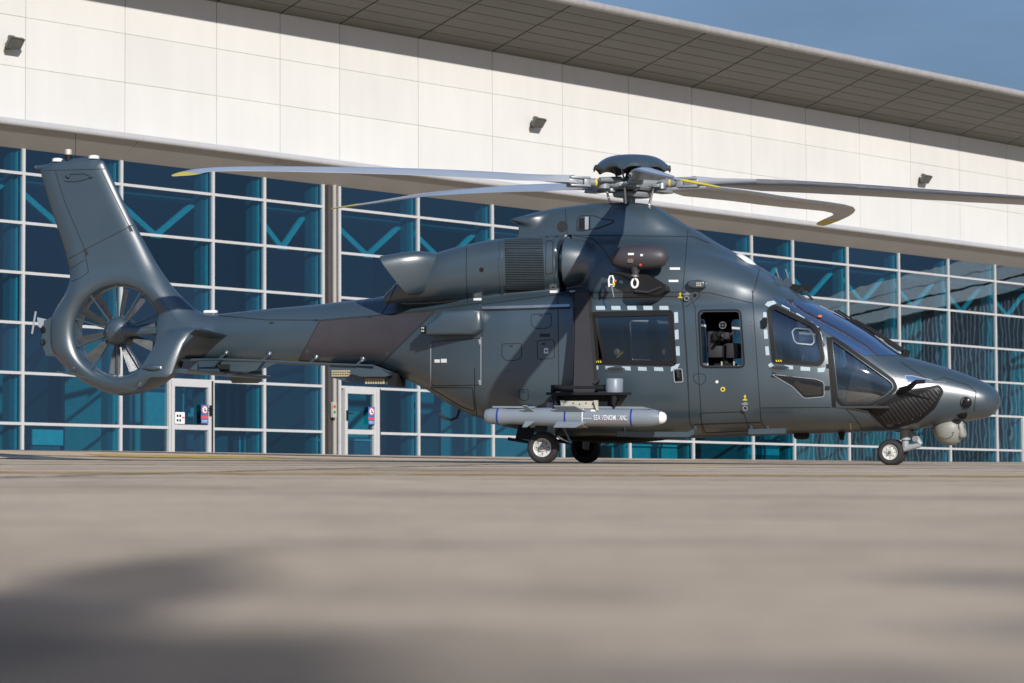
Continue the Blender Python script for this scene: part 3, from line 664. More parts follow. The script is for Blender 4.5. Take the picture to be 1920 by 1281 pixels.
tie_ring(1288, 558); tie_ring(1397.5, 763); decal('tie_point', disc(1303, 554, 3.4), 'black', .005, step=4)
# roof and nose antennas, lamps
P, Nn = cast([1400], [487]); H('roof_beacon', MB().lathe([(.16, -.02), (.15, .012), (.08, .03), (.0, .034)], P[0], (.55, 0, .83), 20), 'white')
H('formation_lamp_fairing', loftbox(roundpx([(1287, 527), (1312, 524), (1322, 528), (1320, 540), (1300, 541), (1288, 537)], 4), -.85, -1.16, bev=.03), 'paint', smooth=60)
for k in range(6): H('lamp_cell', loftbox(rect(1305.5 + (k % 3) * 3.4, 529.5 + (k // 3) * 4.2, 1307.8 + (k % 3) * 3.4, 532.6 + (k // 3) * 4.2), -1.1, -1.168), 'cream')
for x, yl in ((1452, -.35), (1470, .1)):
    b = L(x, 528, yl); H('roof_antenna', MB().loft([[(b.x + dx, b.y + dy, b.z - .1) for dx, dy in ((-.10, -.03), (.12, -.04), (.12, .04), (-.10, .03))], [(b.x + dx, b.y + dy, b.z + .05) for dx, dy in ((.03, -.012), (.10, -.015), (.10, .015), (.03, .012))]]), 'paint')
    H('antenna_whip', MB().tube([b + Vector((.06, 0, .05)), b + Vector((.02, 0, .17))], .012, 6), 'steel')
b = L(1488, 546, 0); H('wire_cutter', MB().prism([b + Vector(v) for v in ((-.06, 0, -.05), (.25, 0, .02), (.28, 0, .06), (-.02, 0, .10))], (0, -.012, 0), (0, .012, 0)), 'black')
b = L(1500, 549, 0); H('wire_cutter_strut', MB().tube([b + Vector((-.08, 0, -.05)), b + Vector((.02, 0, .06)), b + Vector((.18, 0, -.1))], .016, 6), 'arm')
for yl, a, c in ((-.12, (1562, 583), (1688, 662)), (.1, (1568, 582), (1694, 662))):
    A0, A1 = L(*a, yl), L(*c, yl); up_ = Vector((0, 0, .035))
    H('wiper', MB().tube([A1 + Vector((.06, 0, .0)), A1 + up_ * 1.2, A0.lerp(A1, .55) + up_ * 1.6, A0.lerp(A1, .28) + up_], [.022, .02, .014, .01], 8).tube([A0.lerp(A1, .02) + up_ * .4, A0.lerp(A1, .62) + up_ * .55], .012, 6).lathe([(.035, -.05), (.035, .03), (.02, .04)], A1 + Vector((.05, 0, .0)), (0.3, 0, 1), 12), 'black')
decal('temperature_probe', disc(1536.5, 595, 4, 10, 2.4), 'orange', .02, step=4)
# pitot mast
a, c = L(1690, 733, -.78), L(1718, 716, -1.0)
pm = H('pitot_mast', MB().tube([a, a.lerp(c, .5) + Vector((0, 0, -.02)), c], [.05, .04, .03], 10).tube([c, L(1735, 715.5, -1.0)], [.03, .022], 8), 'black')
H('pitot_tube', MB().tube([L(1733, 715.5, -1.0), L(1750, 716, -1.0), L(1760, 716, -1.0), L(1774, 716.5, -1.0)], [.016, .016, .011, .010], 8), 'steel', pm)
decal('small_nose_window', roundpx([(1696, 705), (1710, 705), (1750, 714), (1745, 718), (1705, 722)], 3), 'screen', .005, step=6); ribbon(MB(), roundpx([(1696, 705), (1710, 705), (1750, 714), (1745, 718), (1705, 722)], 3), 1.4, .006, True).build('window_seal', M['grey'], heli)
# pleated black chin panel
M['pleat2'] = simple('pleat_edge', (0.022, 0.020, 0.021), 0.4, spec=.3); M['pleat'] = simple('black_gloss', (0.008, 0.008, 0.009), 0.2, spec=.3)
CH = roundpx([(1629, 770), (1683, 737), (1760, 724), (1768, 734), (1752, 764), (1722, 788), (1676, 801), (1662, 802)], 5)
decal('chin_window', CH, 'pleat', .004, step=8); ribbon(MB(), CH, 4, .008, True, dep=.012).build('chin_window_frame', M['black'], heli, 40)
for i in range(17):
    t = i / 16; a = np.array([1641 + t * 112, 766 - t * 36]); d_ = np.array([26 - t * 4, 34 - t * 8]) * (1.0 if i > 3 else .7 + .08 * i)
    q = densify([tuple(a), tuple(a + d_)], 3.0); ins = q[poly_sdf(np.array(CH), q[:, 0], q[:, 1]) < -3]
    if len(ins) > 2: ribbon(MB(), [tuple(ins[0]), tuple(ins[-1])], 3.2, .008, step=5).build('chin_window_pleat', M['pleat2'], heli, 40)
# nose lights
for (x, y, r_) in ((1811, 755, 9.5), (1804, 777, 8.2)):
    P, Nn = cast([x], [y]); ob = H('nose_light', MB().lathe([(r_ / PXM * 1.15, -.03), (r_ / PXM * 1.15, .012), (r_ / PXM * .95, .016), (r_ / PXM * .9, -.0)], P[0], Nn[0] * np.array([.6, 1.4, .4]), 20), 'black')
    H('light_lens', MB().lathe([(r_ / PXM * .88, .004), (r_ / PXM * .4, .016), (0, .018)], P[0], Nn[0] * np.array([.6, 1.4, .4]), 16), 'pleat', ob)
# sensor ball under the nose
c = L(1780, 806, -.05); sb = H('sensor_turret', MB().lathe([(0, -.225), (.08, -.212), (.15, -.17), (.205, -.09), (.222, 0), (.212, .07), (.17, .13), (.15, .2)], c + Vector((0, 0, .01)), (0, 0, 1), 32), 'beige')
H('turret_window', MB().lathe([(.075, .17), (.075, .212), (.05, .216), (.045, .205)], c, (.85, -.5, .18), 16), 'black', sb)
H('turret_housing', MB().box(c + Vector((.165, -.03, .01)), (.10, .26, .25), Matrix.Rotation(R(-12), 3, 'Y'), .04), 'beige', sb, smooth=50)
seam_pts = [c + Vector((.10 * math.cos(q) - .02, -.21 + .05 * abs(math.sin(q * .5)), .10 * math.sin(q) - .02)) for q in np.linspace(3.3, 6.1, 9)]
for p in seam_pts: H('turret_screw', MB().lathe([(.009, 0), (.009, .006)], p, (0, -1, 0), 6), 'seam', sb)
# --- landing gear
M['rimwhite'] = simple('scuffed_white_rim', (.48, .48, .46), .5, 0, .35, 18)
def wheel(c, r, w, hub, parent, face=-1):
    c = Vector(c); t = [(r * .60, -w / 2 * .8), (r * .80, -w / 2), (r * .93, -w / 2 * .86), (r, -w / 2 * .45), (r, w / 2 * .45), (r * .93, w / 2 * .86), (r * .80, w / 2), (r * .60, w / 2 * .8), (r * .5, 0), (r * .60, -w / 2 * .8)]
    wh = H('wheel', MB().lathe(t, c, (0, 1, 0), 36, False), 'rubber', parent, 50)
    pr = [(r * .59, w / 2 * .78), (r * .52, w / 2 * .70), (r * .50, w / 2 * .45), (r * .30, w / 2 * .5), (r * .24, w / 2 * .78), (0.001, w / 2 * .82)]
    H('rim', MB().lathe([(q, -h) for q, h in pr[::-1]] if face < 0 else pr, c, (0, 1, 0), 28, False), hub, wh, 35)
    H('axle_cap', MB().lathe([(r * .12, 0), (r * .12, .02), (r * .06, .03)], c + Vector((0, face * w / 2 * .8, 0)), (0, face, 0), 12), 'steel', wh)
    for k in range(8):
        q = k * math.pi / 4; H('rim_bolt', MB().lathe([(r * .035, 0), (r * .035, .012)], c + Vector((math.cos(q) * r * .38, face * w / 2 * .47, math.sin(q) * r * .38)), (0, face, 0), 6), 'black', wh)
    return wh
for sy in (-1, 1):
    cx = C(1019, 841, -1.2)[0]
    g = link('main_landing_gear', None, heli)
    wheel((cx, sy * 1.2, .218), .218, .19, 'rimwhite' if sy < 0 else 'black', g, sy)
    hubc = Vector((cx, sy * 1.2, .218))
    H('leg_strut', MB().tube([hubc + Vector((.02, -sy * .12, 0)), hubc + Vector((.05, -sy * .18, .12)), hubc + Vector((.08, -sy * .2, .55))], [.05, .055, .06], 12).tube([hubc + Vector((.07, -sy * .19, .35)), hubc + Vector((.07, -sy * .19, .62))], .08, 14), 'grey', g)
    H('torque_link', MB().tube([hubc + Vector((.08, -sy * .2, .18)), hubc + Vector((.32, -sy * .26, .06)), hubc + Vector((.15, -sy * .22, .42))], .02, 8).tube([hubc + Vector((.1, -sy * .2, .3)), hubc + Vector((.55, -sy * .4, .3)), hubc + Vector((.9, -sy * .5, .36))], .028, 8), 'steel', g)
    H('gear_door', MB().prism([hubc + Vector(v) for v in ((-.34, -sy * .1, .48), (-.1, -sy * .1, .48), (-.16, -sy * .02, .10), (-.40, -sy * .02, .12))], (0, 0, 0), (0, sy * .02, 0)).tube([hubc + Vector((-.52, -sy * .05, .12)), hubc + Vector((-.02, -sy * .1, .04))], .022, 6), 'black', g)
    H('brake_line', MB().tube([hubc + Vector((.12, -sy * .1, .1)), hubc + Vector((.2, -sy * .12, .25)), hubc + Vector((.1, -sy * .16, .5))], .012, 6), 'black', g)
g = link('nose_landing_gear', None, heli); nx = C(1673, 850, 0)[0]
for sy in (-1, 1): wheel((nx, sy * .16, .176), .176, .15, 'rimwhite', g, sy)
k0 = Vector((nx, 0, .176)); t0 = L(1697, 806, 0)
H('oleo_strut', MB().tube([t0 + Vector((0, 0, .12)), t0 + Vector((0, 0, -.14))], .075, 16).tube([t0 + Vector((0, 0, -.1)), L(1697, 838, 0)], .05, 14), 'grey', g)
H('trailing_arm', MB().tube([k0, L(1700, 840, 0), L(1726, 834, 0)], [.045, .045, .035], 10).tube([L(1726, 834, 0), L(1718, 822, 0), L(1705, 808, 0)], [.04, .045, .03], 10), 'grey', g)
H('arm_pivot', MB().lathe([(.04, -.08), (.04, .08)], L(1717, 823, 0), (0, 1, 0), 14), 'steel', g)
H('nose_gear_door', MB().prism([L(1655, 806, .2), L(1740, 800, .2), L(1700, 812, .2)], (0, 0, 0), (0, .02, 0)), 'black', g)
# belly fittings
bl = MB().loft([[(C(px, 0)[0], yy, z) for yy, z in ((-w, C(px, py)[2] + .2), (-w * .8, C(px, py)[2] + .03), (0, C(px, py)[2]), (w * .8, C(px, py)[2] + .03), (w, C(px, py)[2] + .2))] for px, py, w in ((1040, 812, .2), (1075, 826, .5), (1130, 831, .62), (1190, 831, .62), (1245, 826, .4), (1280, 818, .1))])
H('belly_pannier', bl, 'black', smooth=60)
def step_bar(pts, w, name='boarding_step'):
    mb = MB()
    P = [L(x, y, -1.12) for x, y in pts]; mb.loft([[p + Vector(d_) for d_ in ((0, -w, .035), (0, -w, -.035), (0, w, -.03), (0, w, .03))] for p in P]); return H(name, mb, 'paint', smooth=None)
step_bar([(1160, 814), (1292, 815), (1304, 809)], .09); step_bar([(1405, 810), (1474, 808)], .06)
for x, y in ((1303, 803), (1408, 803), (1439, 803), (1170, 806)): H('step_bracket', MB().tube([L(x, y + 6, -1.1), L(x, y - 3, -1.04)], [.035, .02], 8), 'paint')
H('belly_lamp', MB().lathe([(.11, .1), (.11, -.04), (.08, -.07), (0.001, -.075)], L(1503, 814, -.2), (0, 0, 1), 18), 'black'); H('belly_antenna', MB().prism([L(1570, 806, -.3), L(1585, 806, -.3), L(1582, 826, -.3), L(1576, 826, -.3)], (0, -.02, 0), (0, .02, 0)), 'black')
ribbon(MB(), [(1594, 792), (1596, 806)], 2, .01, dep=.012).build('drain_mast', M['steel'], heli)
H('tail_bumper_hose', MB().tube([L(862, 766, -.3), L(857, 783, -.32), L(845, 788, -.32), L(832, 783, -.32), L(822, 777, -.32)], .02, 8), 'rubber')
H('yellow_plug', MB().box(L(1020, 768, -1.2), (.06, .04, .05)), 'yellow')
# boom: wire antenna on standoffs, flare boxes, fairing under the boom
for pts in ([(340, 675), (420, 674), (505, 677), (593, 682), (700, 686)],):
    H('wire_antenna', MB().tube([L(x, y, -.52) for x, y in pts], .018, 8), 'paint')
for x, y in ((424, 662), (505, 664), (593, 670), (680, 674)):
    P, Nn = cast([x], [y]); e = L(x - 14, y + 13, -.52)
    H('antenna_standoff', MB().lathe([(.05, -.01), (.045, .015), (.028, .03), (.02, .05)], P[0], Nn[0], 12).tube([P[0], e], .02, 8), 'paint')
H('boom_hinge_lamps', MB().box(L(395, 585, 0), (.2, .1, .05), None, .02), 'white')
for x in (509, 593, 693): decal('hinge_clip', rect(x - 4, 604 - (x - 509) * .06, x + 4, 607.5 - (x - 509) * .06), 'seam', .006, step=5)
fb = H('flare_dispenser', MB().loft([[L(x, y, yy) for x, y in ((618, 684), (618, 707), (650, 716), (738, 722), (742, 700), (700, 684))] for yy in (.45, -.48)]), 'paint', smooth=None)
H('dispenser_hood', MB().prism([L(x, y, -.5) for x, y in ((660, 700), (676, 690), (722, 694), (738, 704), (728, 707), (684, 707))], (0, 0, 0), (0, -.16, 0)), 'paint')
for x0, y0, x1, y1 in ((622, 694, 657, 707), (685, 709, 722, 720)):
    nn_ = 0
    for i in range(8):
        for j in range(3):
            a = x0 + (x1 - x0) * i / 8; b_ = y0 + (y1 - y0) * j / 3
            cc = L(a + 2, b_ + 2, -.50 if x0 < 660 else -.52); H('flare_cell', MB().box(cc, (.028, .03, .025)), 'flare', fb)
H('dispenser_shroud', MB().prism([L(x, y, -.5) for x, y in ((727, 697), (745, 700), (744, 725), (728, 722))], (0, 0, 0), (0, .4, 0)), 'black')
H('boom_fairing', MB().loft([[L(x, y, yy) for x, y in ((345, 676), (340, 690), (380, 700), (430, 704), (500, 690), (520, 680))] for yy in (.16, -.2)]), 'paint', smooth=None)
H('fairing_inlet', MB().box(L(418, 690, -.22), (.2, .05, .1)), 'dark')
# --- biplane stabiliser: two planes joined by end plates
def slab(secs):                                  # secs: (leading, trailing, half thickness) 3-D points
    mb = MB(); rings = []
    for le, te, h, upv in secs:
        le, te = Vector(le), Vector(te); u = Vector(upv).normalized(); rg = []
        for t, s_ in ((0, 0), (.06, .7), (.3, 1), (.7, .7), (1, .12), (1, -.12), (.7, -.7), (.3, -1), (.06, -.7)): rg.append(le.lerp(te, t) + u * h * s_)
        rings.append(rg)
    return mb.loft(rings)
zU = L(357, 617.5, -1.55).z; xl, xt = L(359, 620, -1.6).x, L(312, 620, -1.6).x
zD = L(325, 703, -1.75).z; xbl, xbt = L(322, 703, -1.8).x, L(258, 703, -1.8).x
for sy in (-1, 1):
    rl, rt = L(428, 628, -.22).x, L(365, 628, -.22).x; zR = L(428, 630, -.22).z
    secs = [((rl, sy * .15, zR), (rt, sy * .15, zR), .04, (0, 0, 1)), ((xl + .06, sy * 1.30, zU + .01), (xt + .02, sy * 1.30, zU + .01), .035, (0, 0, 1)), ((xl, sy * 1.46, zU), (xt - .02, sy * 1.46, zU), .035, (0, -sy * .3, 1)),
            ((xl - .05, sy * 1.56, zU - .07), (xt - .06, sy * 1.56, zU - .07), .035, (0, sy * .8, .5)), ((xl - .12, sy * 1.60, zU - .2), (xt - .16, sy * 1.60, zU - .2), .035, (0, sy, .1)), ((xbl, sy * 1.80, zD + .02), (xbt, sy * 1.80, zD + .02), .03, (0, sy, .3)), ((xbl - .06, sy * 1.81, zD - .03), (xbt + .03, sy * 1.81, zD - .03), .008, (0, sy, .3))]
    st = H('stabiliser', slab(secs), 'paint', smooth=50)
    a = Vector(((xbl + xbt) / 2 + .03, sy * 1.81, zD + .10)); H('navigation_lamp', MB().lathe([(.0, -.22), (.04, -.12), (.05, .0), (.03, .06), (0, .07)], a, (1, 0, 0), 12), 'paint', st); H('lamp_glass', MB().lathe([(.028, .03), (.02, .07), (0, .08)], a, (1, 0, 0), 12), 'white', st)
lw = [((xbl + .2, y_, zD + .06), (xbl - .22, y_, zD + .06), .03, (0, 0, 1)) for y_ in (-1.68, 0, 1.68)]
H('lower_stabiliser', slab(lw), 'paint', smooth=50)
for sy in (-1, 1): H('stabiliser_strut', MB().prism([L(400, 676, 0) + Vector((dx, sy * .2, 0)) for dx in (-.15, .15)] + [Vector((xbl + dx, sy * .35, zD + .06)) for dx in (.15, -.15)], (0, -.02, 0), (0, .02, 0)), 'paint')
# tail-rod antenna
for sy in (-1,):
    H('tail_rod', MB().tube([L(107, 697, -.42), L(140, 703, -.42), L(256, 731, -.42), L(268, 727, -.42), L(300, 702, -.42)], .013, 6), 'paint')
    for x, y in ((137, 692), (262, 722)):
        P, Nn = cast([x], [y]); H('antenna_standoff', MB().lathe([(.05, -.01), (.045, .015), (.025, .03)], P[0], Nn[0], 12).tube([P[0], L(x - 8, y + 8, -.42)], .018, 6), 'paint')
# fin fittings
H('fin_tip_rod', MB().tube([L(95, 312, 0), L(72, 314, 0), L(68, 314, 0)], [.04, .03, .035], 10), 'paint'); H('fin_tip_lens', MB().lathe([(.03, 0), (.02, .02), (0, .025)], L(69, 314, 0), (-1, 0, 0), 10), 'white')
H('fin_cap_lamp', MB().lathe([(.08, -.04), (.08, .002), (.05, .014), (0, .016)], L(108, 298.5, 0), (0, 0, 1), 16), 'white'); H('fin_cap_lamp', MB().lathe([(.08, -.04), (.08, .002), (.05, .014), (0, .016)], L(176, 293, 0), (0, 0, 1), 16), 'white')
H('beacon_base', MB().lathe([(.055, -.04), (.055, .045)], L(128, 296, 0), (0, 0, 1), 14), 'black'); H('beacon', MB().lathe([(.05, .04), (.052, .11), (.045, .125), (0, .127)], L(128, 296, 0), (0, 0, 1), 14), 'cream')
H('whip_antenna', MB().tube([L(141.5, 296, 0), L(142, 250, 0)], .004, 5), 'black')
for pts in ([(82, 320), (197, 317)], [(128, 486), (175, 460), (245, 424), (262, 418)], [(104, 322), (122, 380), (158, 465), (166, 510), (150, 522), (134, 528)], [(133, 504), (158, 488)], [(190, 320), (240, 420), (250, 436)]): ribbon(MB(), pts, 1.3, .003).build('panel_seam', M['seam'], heli)
for x, y in ((241, 424), (158, 468)): decal('hinge_clip', [(x - 2, y), (x + 3, y - 2), (x + 8, y + 9), (x + 3, y + 11)], 'arm', .008, step=5)
ho = ribbon(MB(), roundpx([(122, 329), (134, 326), (160, 325), (172, 331), (160, 336), (142, 340), (122, 339)], 4), 1.8, .012, True, dep=.02).build('hf_loop', M['paint'], heli, 40)
for x in (128, 171): 
    P, Nn = cast([x], [331]); H('loop_standoff', MB().lathe([(.035, 0), (.03, .02), (.015, .04)], P[0], Nn[0], 10), 'paint')
bx = Vector((L(92, 630, 0).x, 0, L(92, 630, 0).z)); H('tail_sensor', MB().loft([[bx + Vector((dx, y_, dz)) for dx, dz in ((.12, .28), (-.02, .22), (-.06, -.1), (.02, -.3), (.15, -.28))] for y_ in (.14, -.14)]), 'paint', smooth=None)
for dz in (.08, -.1): H('tail_sensor_eye', MB().lathe([(.06, -.04), (.06, .03), (.05, .04)], bx + Vector((-.03, -.1, dz)), (-.6, -.8, 0), 14), 'black')
H('tail_antenna', MB().prism([L(x, y, 0) for x, y in ((70, 595), (92, 600), (88, 622), (72, 612))], (0, -.012, 0), (0, .012, 0)).tube([L(67, 584, 0), L(60, 626, 0)], .016, 6), 'grey')
# --- shrouded tail fan
M['fanblade'] = simple('fan_blade_grey', (.22, .23, .24), .3, .3)
fc = Vector((DUCT[0], 0.0, DUCT[1]))
fan = link('tail_fan', None, heli)
hb = H('fan_hub', MB().lathe([(0, -.24), (.10, -.225), (.18, -.18), (.225, -.09), (.23, .10), (.15, .17), (0, .18)], fc, (0, 1, 0), 28), 'paint', fan)
H('hub_mark', MB().box(fc + Vector((-.03, -.198, .05)), (.05, .012, .05)), 'white', fan)
for k in range(10):
    q = 2 * math.pi * k / 10 + .12 + (k % 2) * .12; d_ = Vector((math.cos(q), 0, math.sin(q))); t_ = Vector((-math.sin(q), 0, math.cos(q)))
    ch = (t_ * .80 + Vector((0, .6, 0))) * .072; mb = MB()
    mb.loft([[fc + d_ * r_ + ch * s1 * k_ + Vector((0, -.09, 0)) + t_.cross(ch) * s2 for s1, s2 in ((-1, 0), (-.3, .25), (1, 0), (-.3, -.25))] for r_, k_ in ((.2, .45), (.28, .8), (.42, 1.0), (DUCT_R - .02, 1.15))])
    H('fan_blade', mb, 'fanblade', fan, smooth=50)
for k in range(10):
    q = 2 * math.pi * k / 10 + .35; d_ = Vector((math.cos(q), 0, math.sin(q))); 
    if k == 9: q = -.02; d_ = Vector((math.cos(q), 0, math.sin(q)))
    H('stator_vane', MB().tube([fc + d_ * .12 + Vector((0, -.14, 0)), fc + d_ * (DUCT_R + .02) + Vector((0, -.16, 0))], .014, 6), 'paint', fan)
H('drive_fairing', MB().loft([[fc + Vector((x, -.17, 0)) + Vector((0, a * .05, b * h_)) for a, b in ((-1, -.6), (-1, .6), (0, 1), (1, .6), (1, -.6), (0, -1))] for x, h_ in ((-.14, .02), (-.02, .10), (.18, .085), (.40, .062), (DUCT_R + .03, .062))]), 'paint', fan, smooth=60)
# ------------------------------------------------------------------ main rotor
hc = L(1185, 345, 0); AX = Vector((.03, 0, 1)).normalized()
mast_top = L(1180, 384, 0)
H('rotor_mast', MB().tube([Vector((hc.x - .03, 0, mast_top.z - .15)), Vector((hc.x, 0, hc.z))], .062, 18), 'hub')
rh = link('rotor_head', None, heli)
def ring(q, r_, z=0): return hc + Vector((math.cos(q) * r_, math.sin(q) * r_, z))
H('hub_plate', MB().lathe([(.0, -.10), (.30, -.10), (.33, -.07), (.20, -.02), (.16, .06), (.10, .10), (0, .10)], hc, AX, 30), 'hub', rh)
H('swashplate', MB().lathe([(.07, -.20), (.25, -.19), (.27, -.15), (.25, -.12), (.07, -.12)], hc, AX, 30), 'hub', rh)
H('cap_pedestal', MB().lathe([(.10, .08), (.085, .2), (.15, .34)], hc, AX, 20), 'black', rh)
# fairing cap with five scalloped arches
A0 = R(-88.6 + 15.5); n = 90; rings_ = []
TIP = {0: .12, 1: .10, 2: .10, 3: .06, 4: .14}
def cap_pt(q, t):
    rr = .545 * math.sin(t * math.pi / 2) ** .9; z = .405 - .05 * (rr / .545) ** 2 - .165 * (rr / .545) ** 5
    if t > .62:
        ph = ((q - A0) / (2 * math.pi / 10)) % 1; a = abs(ph - .0 if ph < .5 else ph - 1.0) * 2; arch = max(0, 1 - (a / .85) ** 2)
        z += arch * .06 * ((t - .62) / .38) ** 1.6
    return hc + Vector((math.cos(q) * rr, math.sin(q) * rr, z))
for t in np.linspace(.04, 1, 12): rings_.append([cap_pt(2 * math.pi * j / n, t) for j in range(n)])
inner_ = [[p + Vector((0, 0, -.03)) - (p - hc).normalized() * .012 for p in rg] for rg in rings_[::-1]]
H('rotor_cap', MB().loft(rings_ + inner_), 'paint', rh, smooth=50)
def blade_sections():
    st = [(.86, 0, .16, .09), (1.05, 0, .17, .08), (1.35, 0, .25, .06), (1.8, .0, .40, .048), (2.6, .0, .43, .046), (4.0, .0, .43, .045), (4.7, .05, .43, .042), (5.3, .14, .42, .038), (5.7, .20, .40, .035), (5.95, .20, .39, .032), (6.15, .13, .38, .029), (6.30, .02, .37, .026), (6.42, -.12, .36, .023), (6.52, -.27, .35, .020), (6.60, -.41, .33, .017), (6.66, -.53, .29, .013), (6.695, -.61, .22, .009), (6.70, -.64, .12, .006)]
    out = []
    for r_, ax, ch, th in st:
        tw = R(17 - 8 * max(0, (r_ - 1.5)) / 5.2); out.append((r_, ax, ch, th, tw))
    return out
AIR = [(0, 0), (.02, .35), (.10, .75), (.30, 1.0), (.60, .72), (1, .06), (1, -.06), (.60, -.5), (.30, -.72), (.10, -.6), (.02, -.3)]
def blade_ring(sec, k=1.0, grow=0.0):
    r_, ax, ch, th, tw = sec; rg = []
    for t, h_ in AIR:
        ph = R(62) * min(1, max(0, (r_ - 6.1) / .6))                          # chord turns inboard round the swept tip
        cy = ax + (ch * .35) - t * ch * math.cos(ph); z = h_ * (th * .9 + grow)            # +cy is the leading side
        rg.append((r_ - t * ch * math.sin(ph), cy * math.cos(tw), cy * math.sin(tw) + z))
    return rg
secs = blade_sections()
fine = []
for a, b in zip(secs[:-1], secs[1:]):
    m = 4 if b[0] - a[0] > .3 else 2
    for j in range(m): fine.append(tuple(a[i] + (b[i] - a[i]) * j / m for i in range(5)))
fine.append(secs[-1])
# tip heights chosen blade by blade: each blade rests at its own coning angle
CONE = [0.0, 0.0, 0.0, 0.0, 0.0]
def blade_matrix_pt(k, p):
    q = A0 + k * 2 * math.pi / 5; d_ = Vector((math.cos(q), math.sin(q), 0)); lead = Vector((math.sin(q), -math.cos(q), 0))     # turns clockwise seen from above
    r_, cy, z = p; dz = CONE[k] * (r_ - .8) - DROOP * (max(r_ - .8, 0) / 5.9) ** 2.2
    return hc + d_ * r_ + lead * cy + Vector((0, 0, z + dz + .01))
DROOP = .30
def proj_local(p):
    w = HRot @ np.array(p) + HOn; zc = w[1] * math.cos(PITCH) + w[2] * math.sin(PITCH); u_ = -w[1] * math.sin(PITCH) + w[2] * math.cos(PITCH)
    a, b = w[0] / zc, u_ / zc; c_, s_ = math.cos(-ROLL), math.sin(-ROLL); return 960 + FPX * (a * c_ - b * s_), 640.5 - FPX * (a * s_ + b * c_)
for k, (rr, py) in {0: (6.4, 333), 1: (5.6, 383), 2: (6.3, 403), 3: (6.4, 381), 4: (6.3, 322)}.items():
    for _ in range(12):
        y_ = proj_local(blade_matrix_pt(k, (rr, 0, 0)))[1]; CONE[k] += (y_ - py) / 134 / (rr - .8)
for k in range(5):
    rings_ = [[blade_matrix_pt(k, p) for p in blade_ring(s)] for s in fine]
    bl = H('rotor_blade', MB().loft(rings_), 'blade', smooth=35)
    tip = [s for s in fine if s[0] > 6.50]
    H('tip_band', MB().loft([[blade_matrix_pt(k, p) for p in blade_ring(s, 1, .003)] for s in tip]), 'yellow', bl, smooth=35)
    le = [[blade_matrix_pt(k, blade_ring(s, 1, .0025)[j]) for j in (2, 1, 0, 10, 9)] for s in fine if 1.7 < s[0] < 6.5]
    mb = MB()
    for a, b in zip(le[:-1], le[1:]): mb.add(a + b, [(j, j + 1, 6 + j, 5 + j) for j in range(4)])
    H('leading_edge_strip', mb, 'steel', bl, smooth=60)
    q = A0 + k * 2 * math.pi / 5; d_ = Vector((math.cos(q), math.sin(q), 0)); t_ = Vector((-math.sin(q), math.cos(q), 0)); Mr = Matrix((d_, t_, Vector((0, 0, 1)))).transposed()
    H('sleeve', MB().tube([ring(q, .16), ring(q, .30), ring(q, .62), ring(q, .72)], [.085, .06, .058, .075], 14), 'hub', rh)
    H('blade_cuff', MB().box(ring(q, .80, .055), (.30, .20, .035), Mr, .012).box(ring(q, .80, -.055), (.30, .20, .035), Mr, .012).box(ring(q, .70, 0), (.10, .17, .15), Mr, .02), 'hub', rh, smooth=40)
    H('root_attachment', MB().tube([ring(q, .76, 0) , ring(q, .92, .012)], [.07, .08], 12).box(ring(q, .90, .0), (.14, .16, .09), Mr, .02), 'hub', rh, smooth=40)
    H('lead_lag_damper', MB().tube([ring(q + .28, .20, .05), ring(q + .24, .55, .03)], [.045, .035], 10), 'hub', rh)
    H('elastomer_bearing', MB().lathe([(.06, -.06), (.085, -.04), (.085, .04), (.06, .06)], ring(q, .42, -.04), (0, 0, 1), 14), 'steel' if k % 2 else 'hub', rh)
    H('pitch_horn', MB().box(ring(q - .35, .42, -.05), (.10, .16, .05), Mr, .015), 'hub', rh)
    H('sleeve_mark', MB().tube([ring(q, .54), ring(q, .565)], .0605, 14), 'yellow', rh)
    H('cap_strut', MB().tube([ring(q + .6, .2, .05), ring(q + .6, .3, .30)], .014, 6), 'hub', rh)
    H('pitch_link', MB().tube([ring(q - .35, .36, -.08), ring(q - .35, .30, -.30)], .016, 8), 'steel', rh)
    H('droop_stop', MB().box(ring(q + .1, .30, -.10), (.10, .06, .05), Mr, .01), 'hub', rh)
# ------------------------------------------------------------------ rescue hoist
hp = L(1198, 483, -1.28); n = 20; rg = []
for t in np.linspace(-1, 1, 17):
    k = (1 - abs(t) ** 3.2) ** .45; rg.append([hp + Vector((t * .425, math.cos(q) * .15 * max(k, .02), math.sin(q) * .165 * max(k, .02) * (1 if math.sin(q) < 0 or abs(t) > 2 else 1))) for q in np.linspace(0, 2 * math.pi, n, endpoint=False)])
ho = H('rescue_hoist', MB().loft(rg), 'brown', smooth=60)
for x, y, w, h_ in ((1183, 476.5, 11, 4), (1203, 478.5, 5, 4)): H('hoist_label', MB().box(L(x, y, -1.43), (w / PXM, .008, h_ / PXM)), 'white', ho)
for k in range(4): H('hoist_label_line', MB().box(L(1182, 485 + k * 2.2, -1.432), (.09 - .02 * (k % 2), .006, .005)), 'red' if k == 0 else 'cream', ho)
H('hoist_button', MB().lathe([(.02, 0), (.018, .012), (0, .014)], L(1201, 497, -1.41), (0, -1, 0), 10), 'red', ho); H('hoist_port', MB().lathe([(.025, 0), (.025, .01)], L(1178, 500, -1.40), (0, -1, 0), 10), 'dark', ho)
H('hoist_neck', MB().tube([L(1191, 500, -1.3), L(1191, 512, -1.3), L(1191, 520, -1.3)], [.075, .05, .05], 12), 'brown', ho)
H('hoist_collar', MB().tube([L(1191, 516, -1.3), L(1190.5, 519, -1.3)], .058, 12), 'steel', ho)
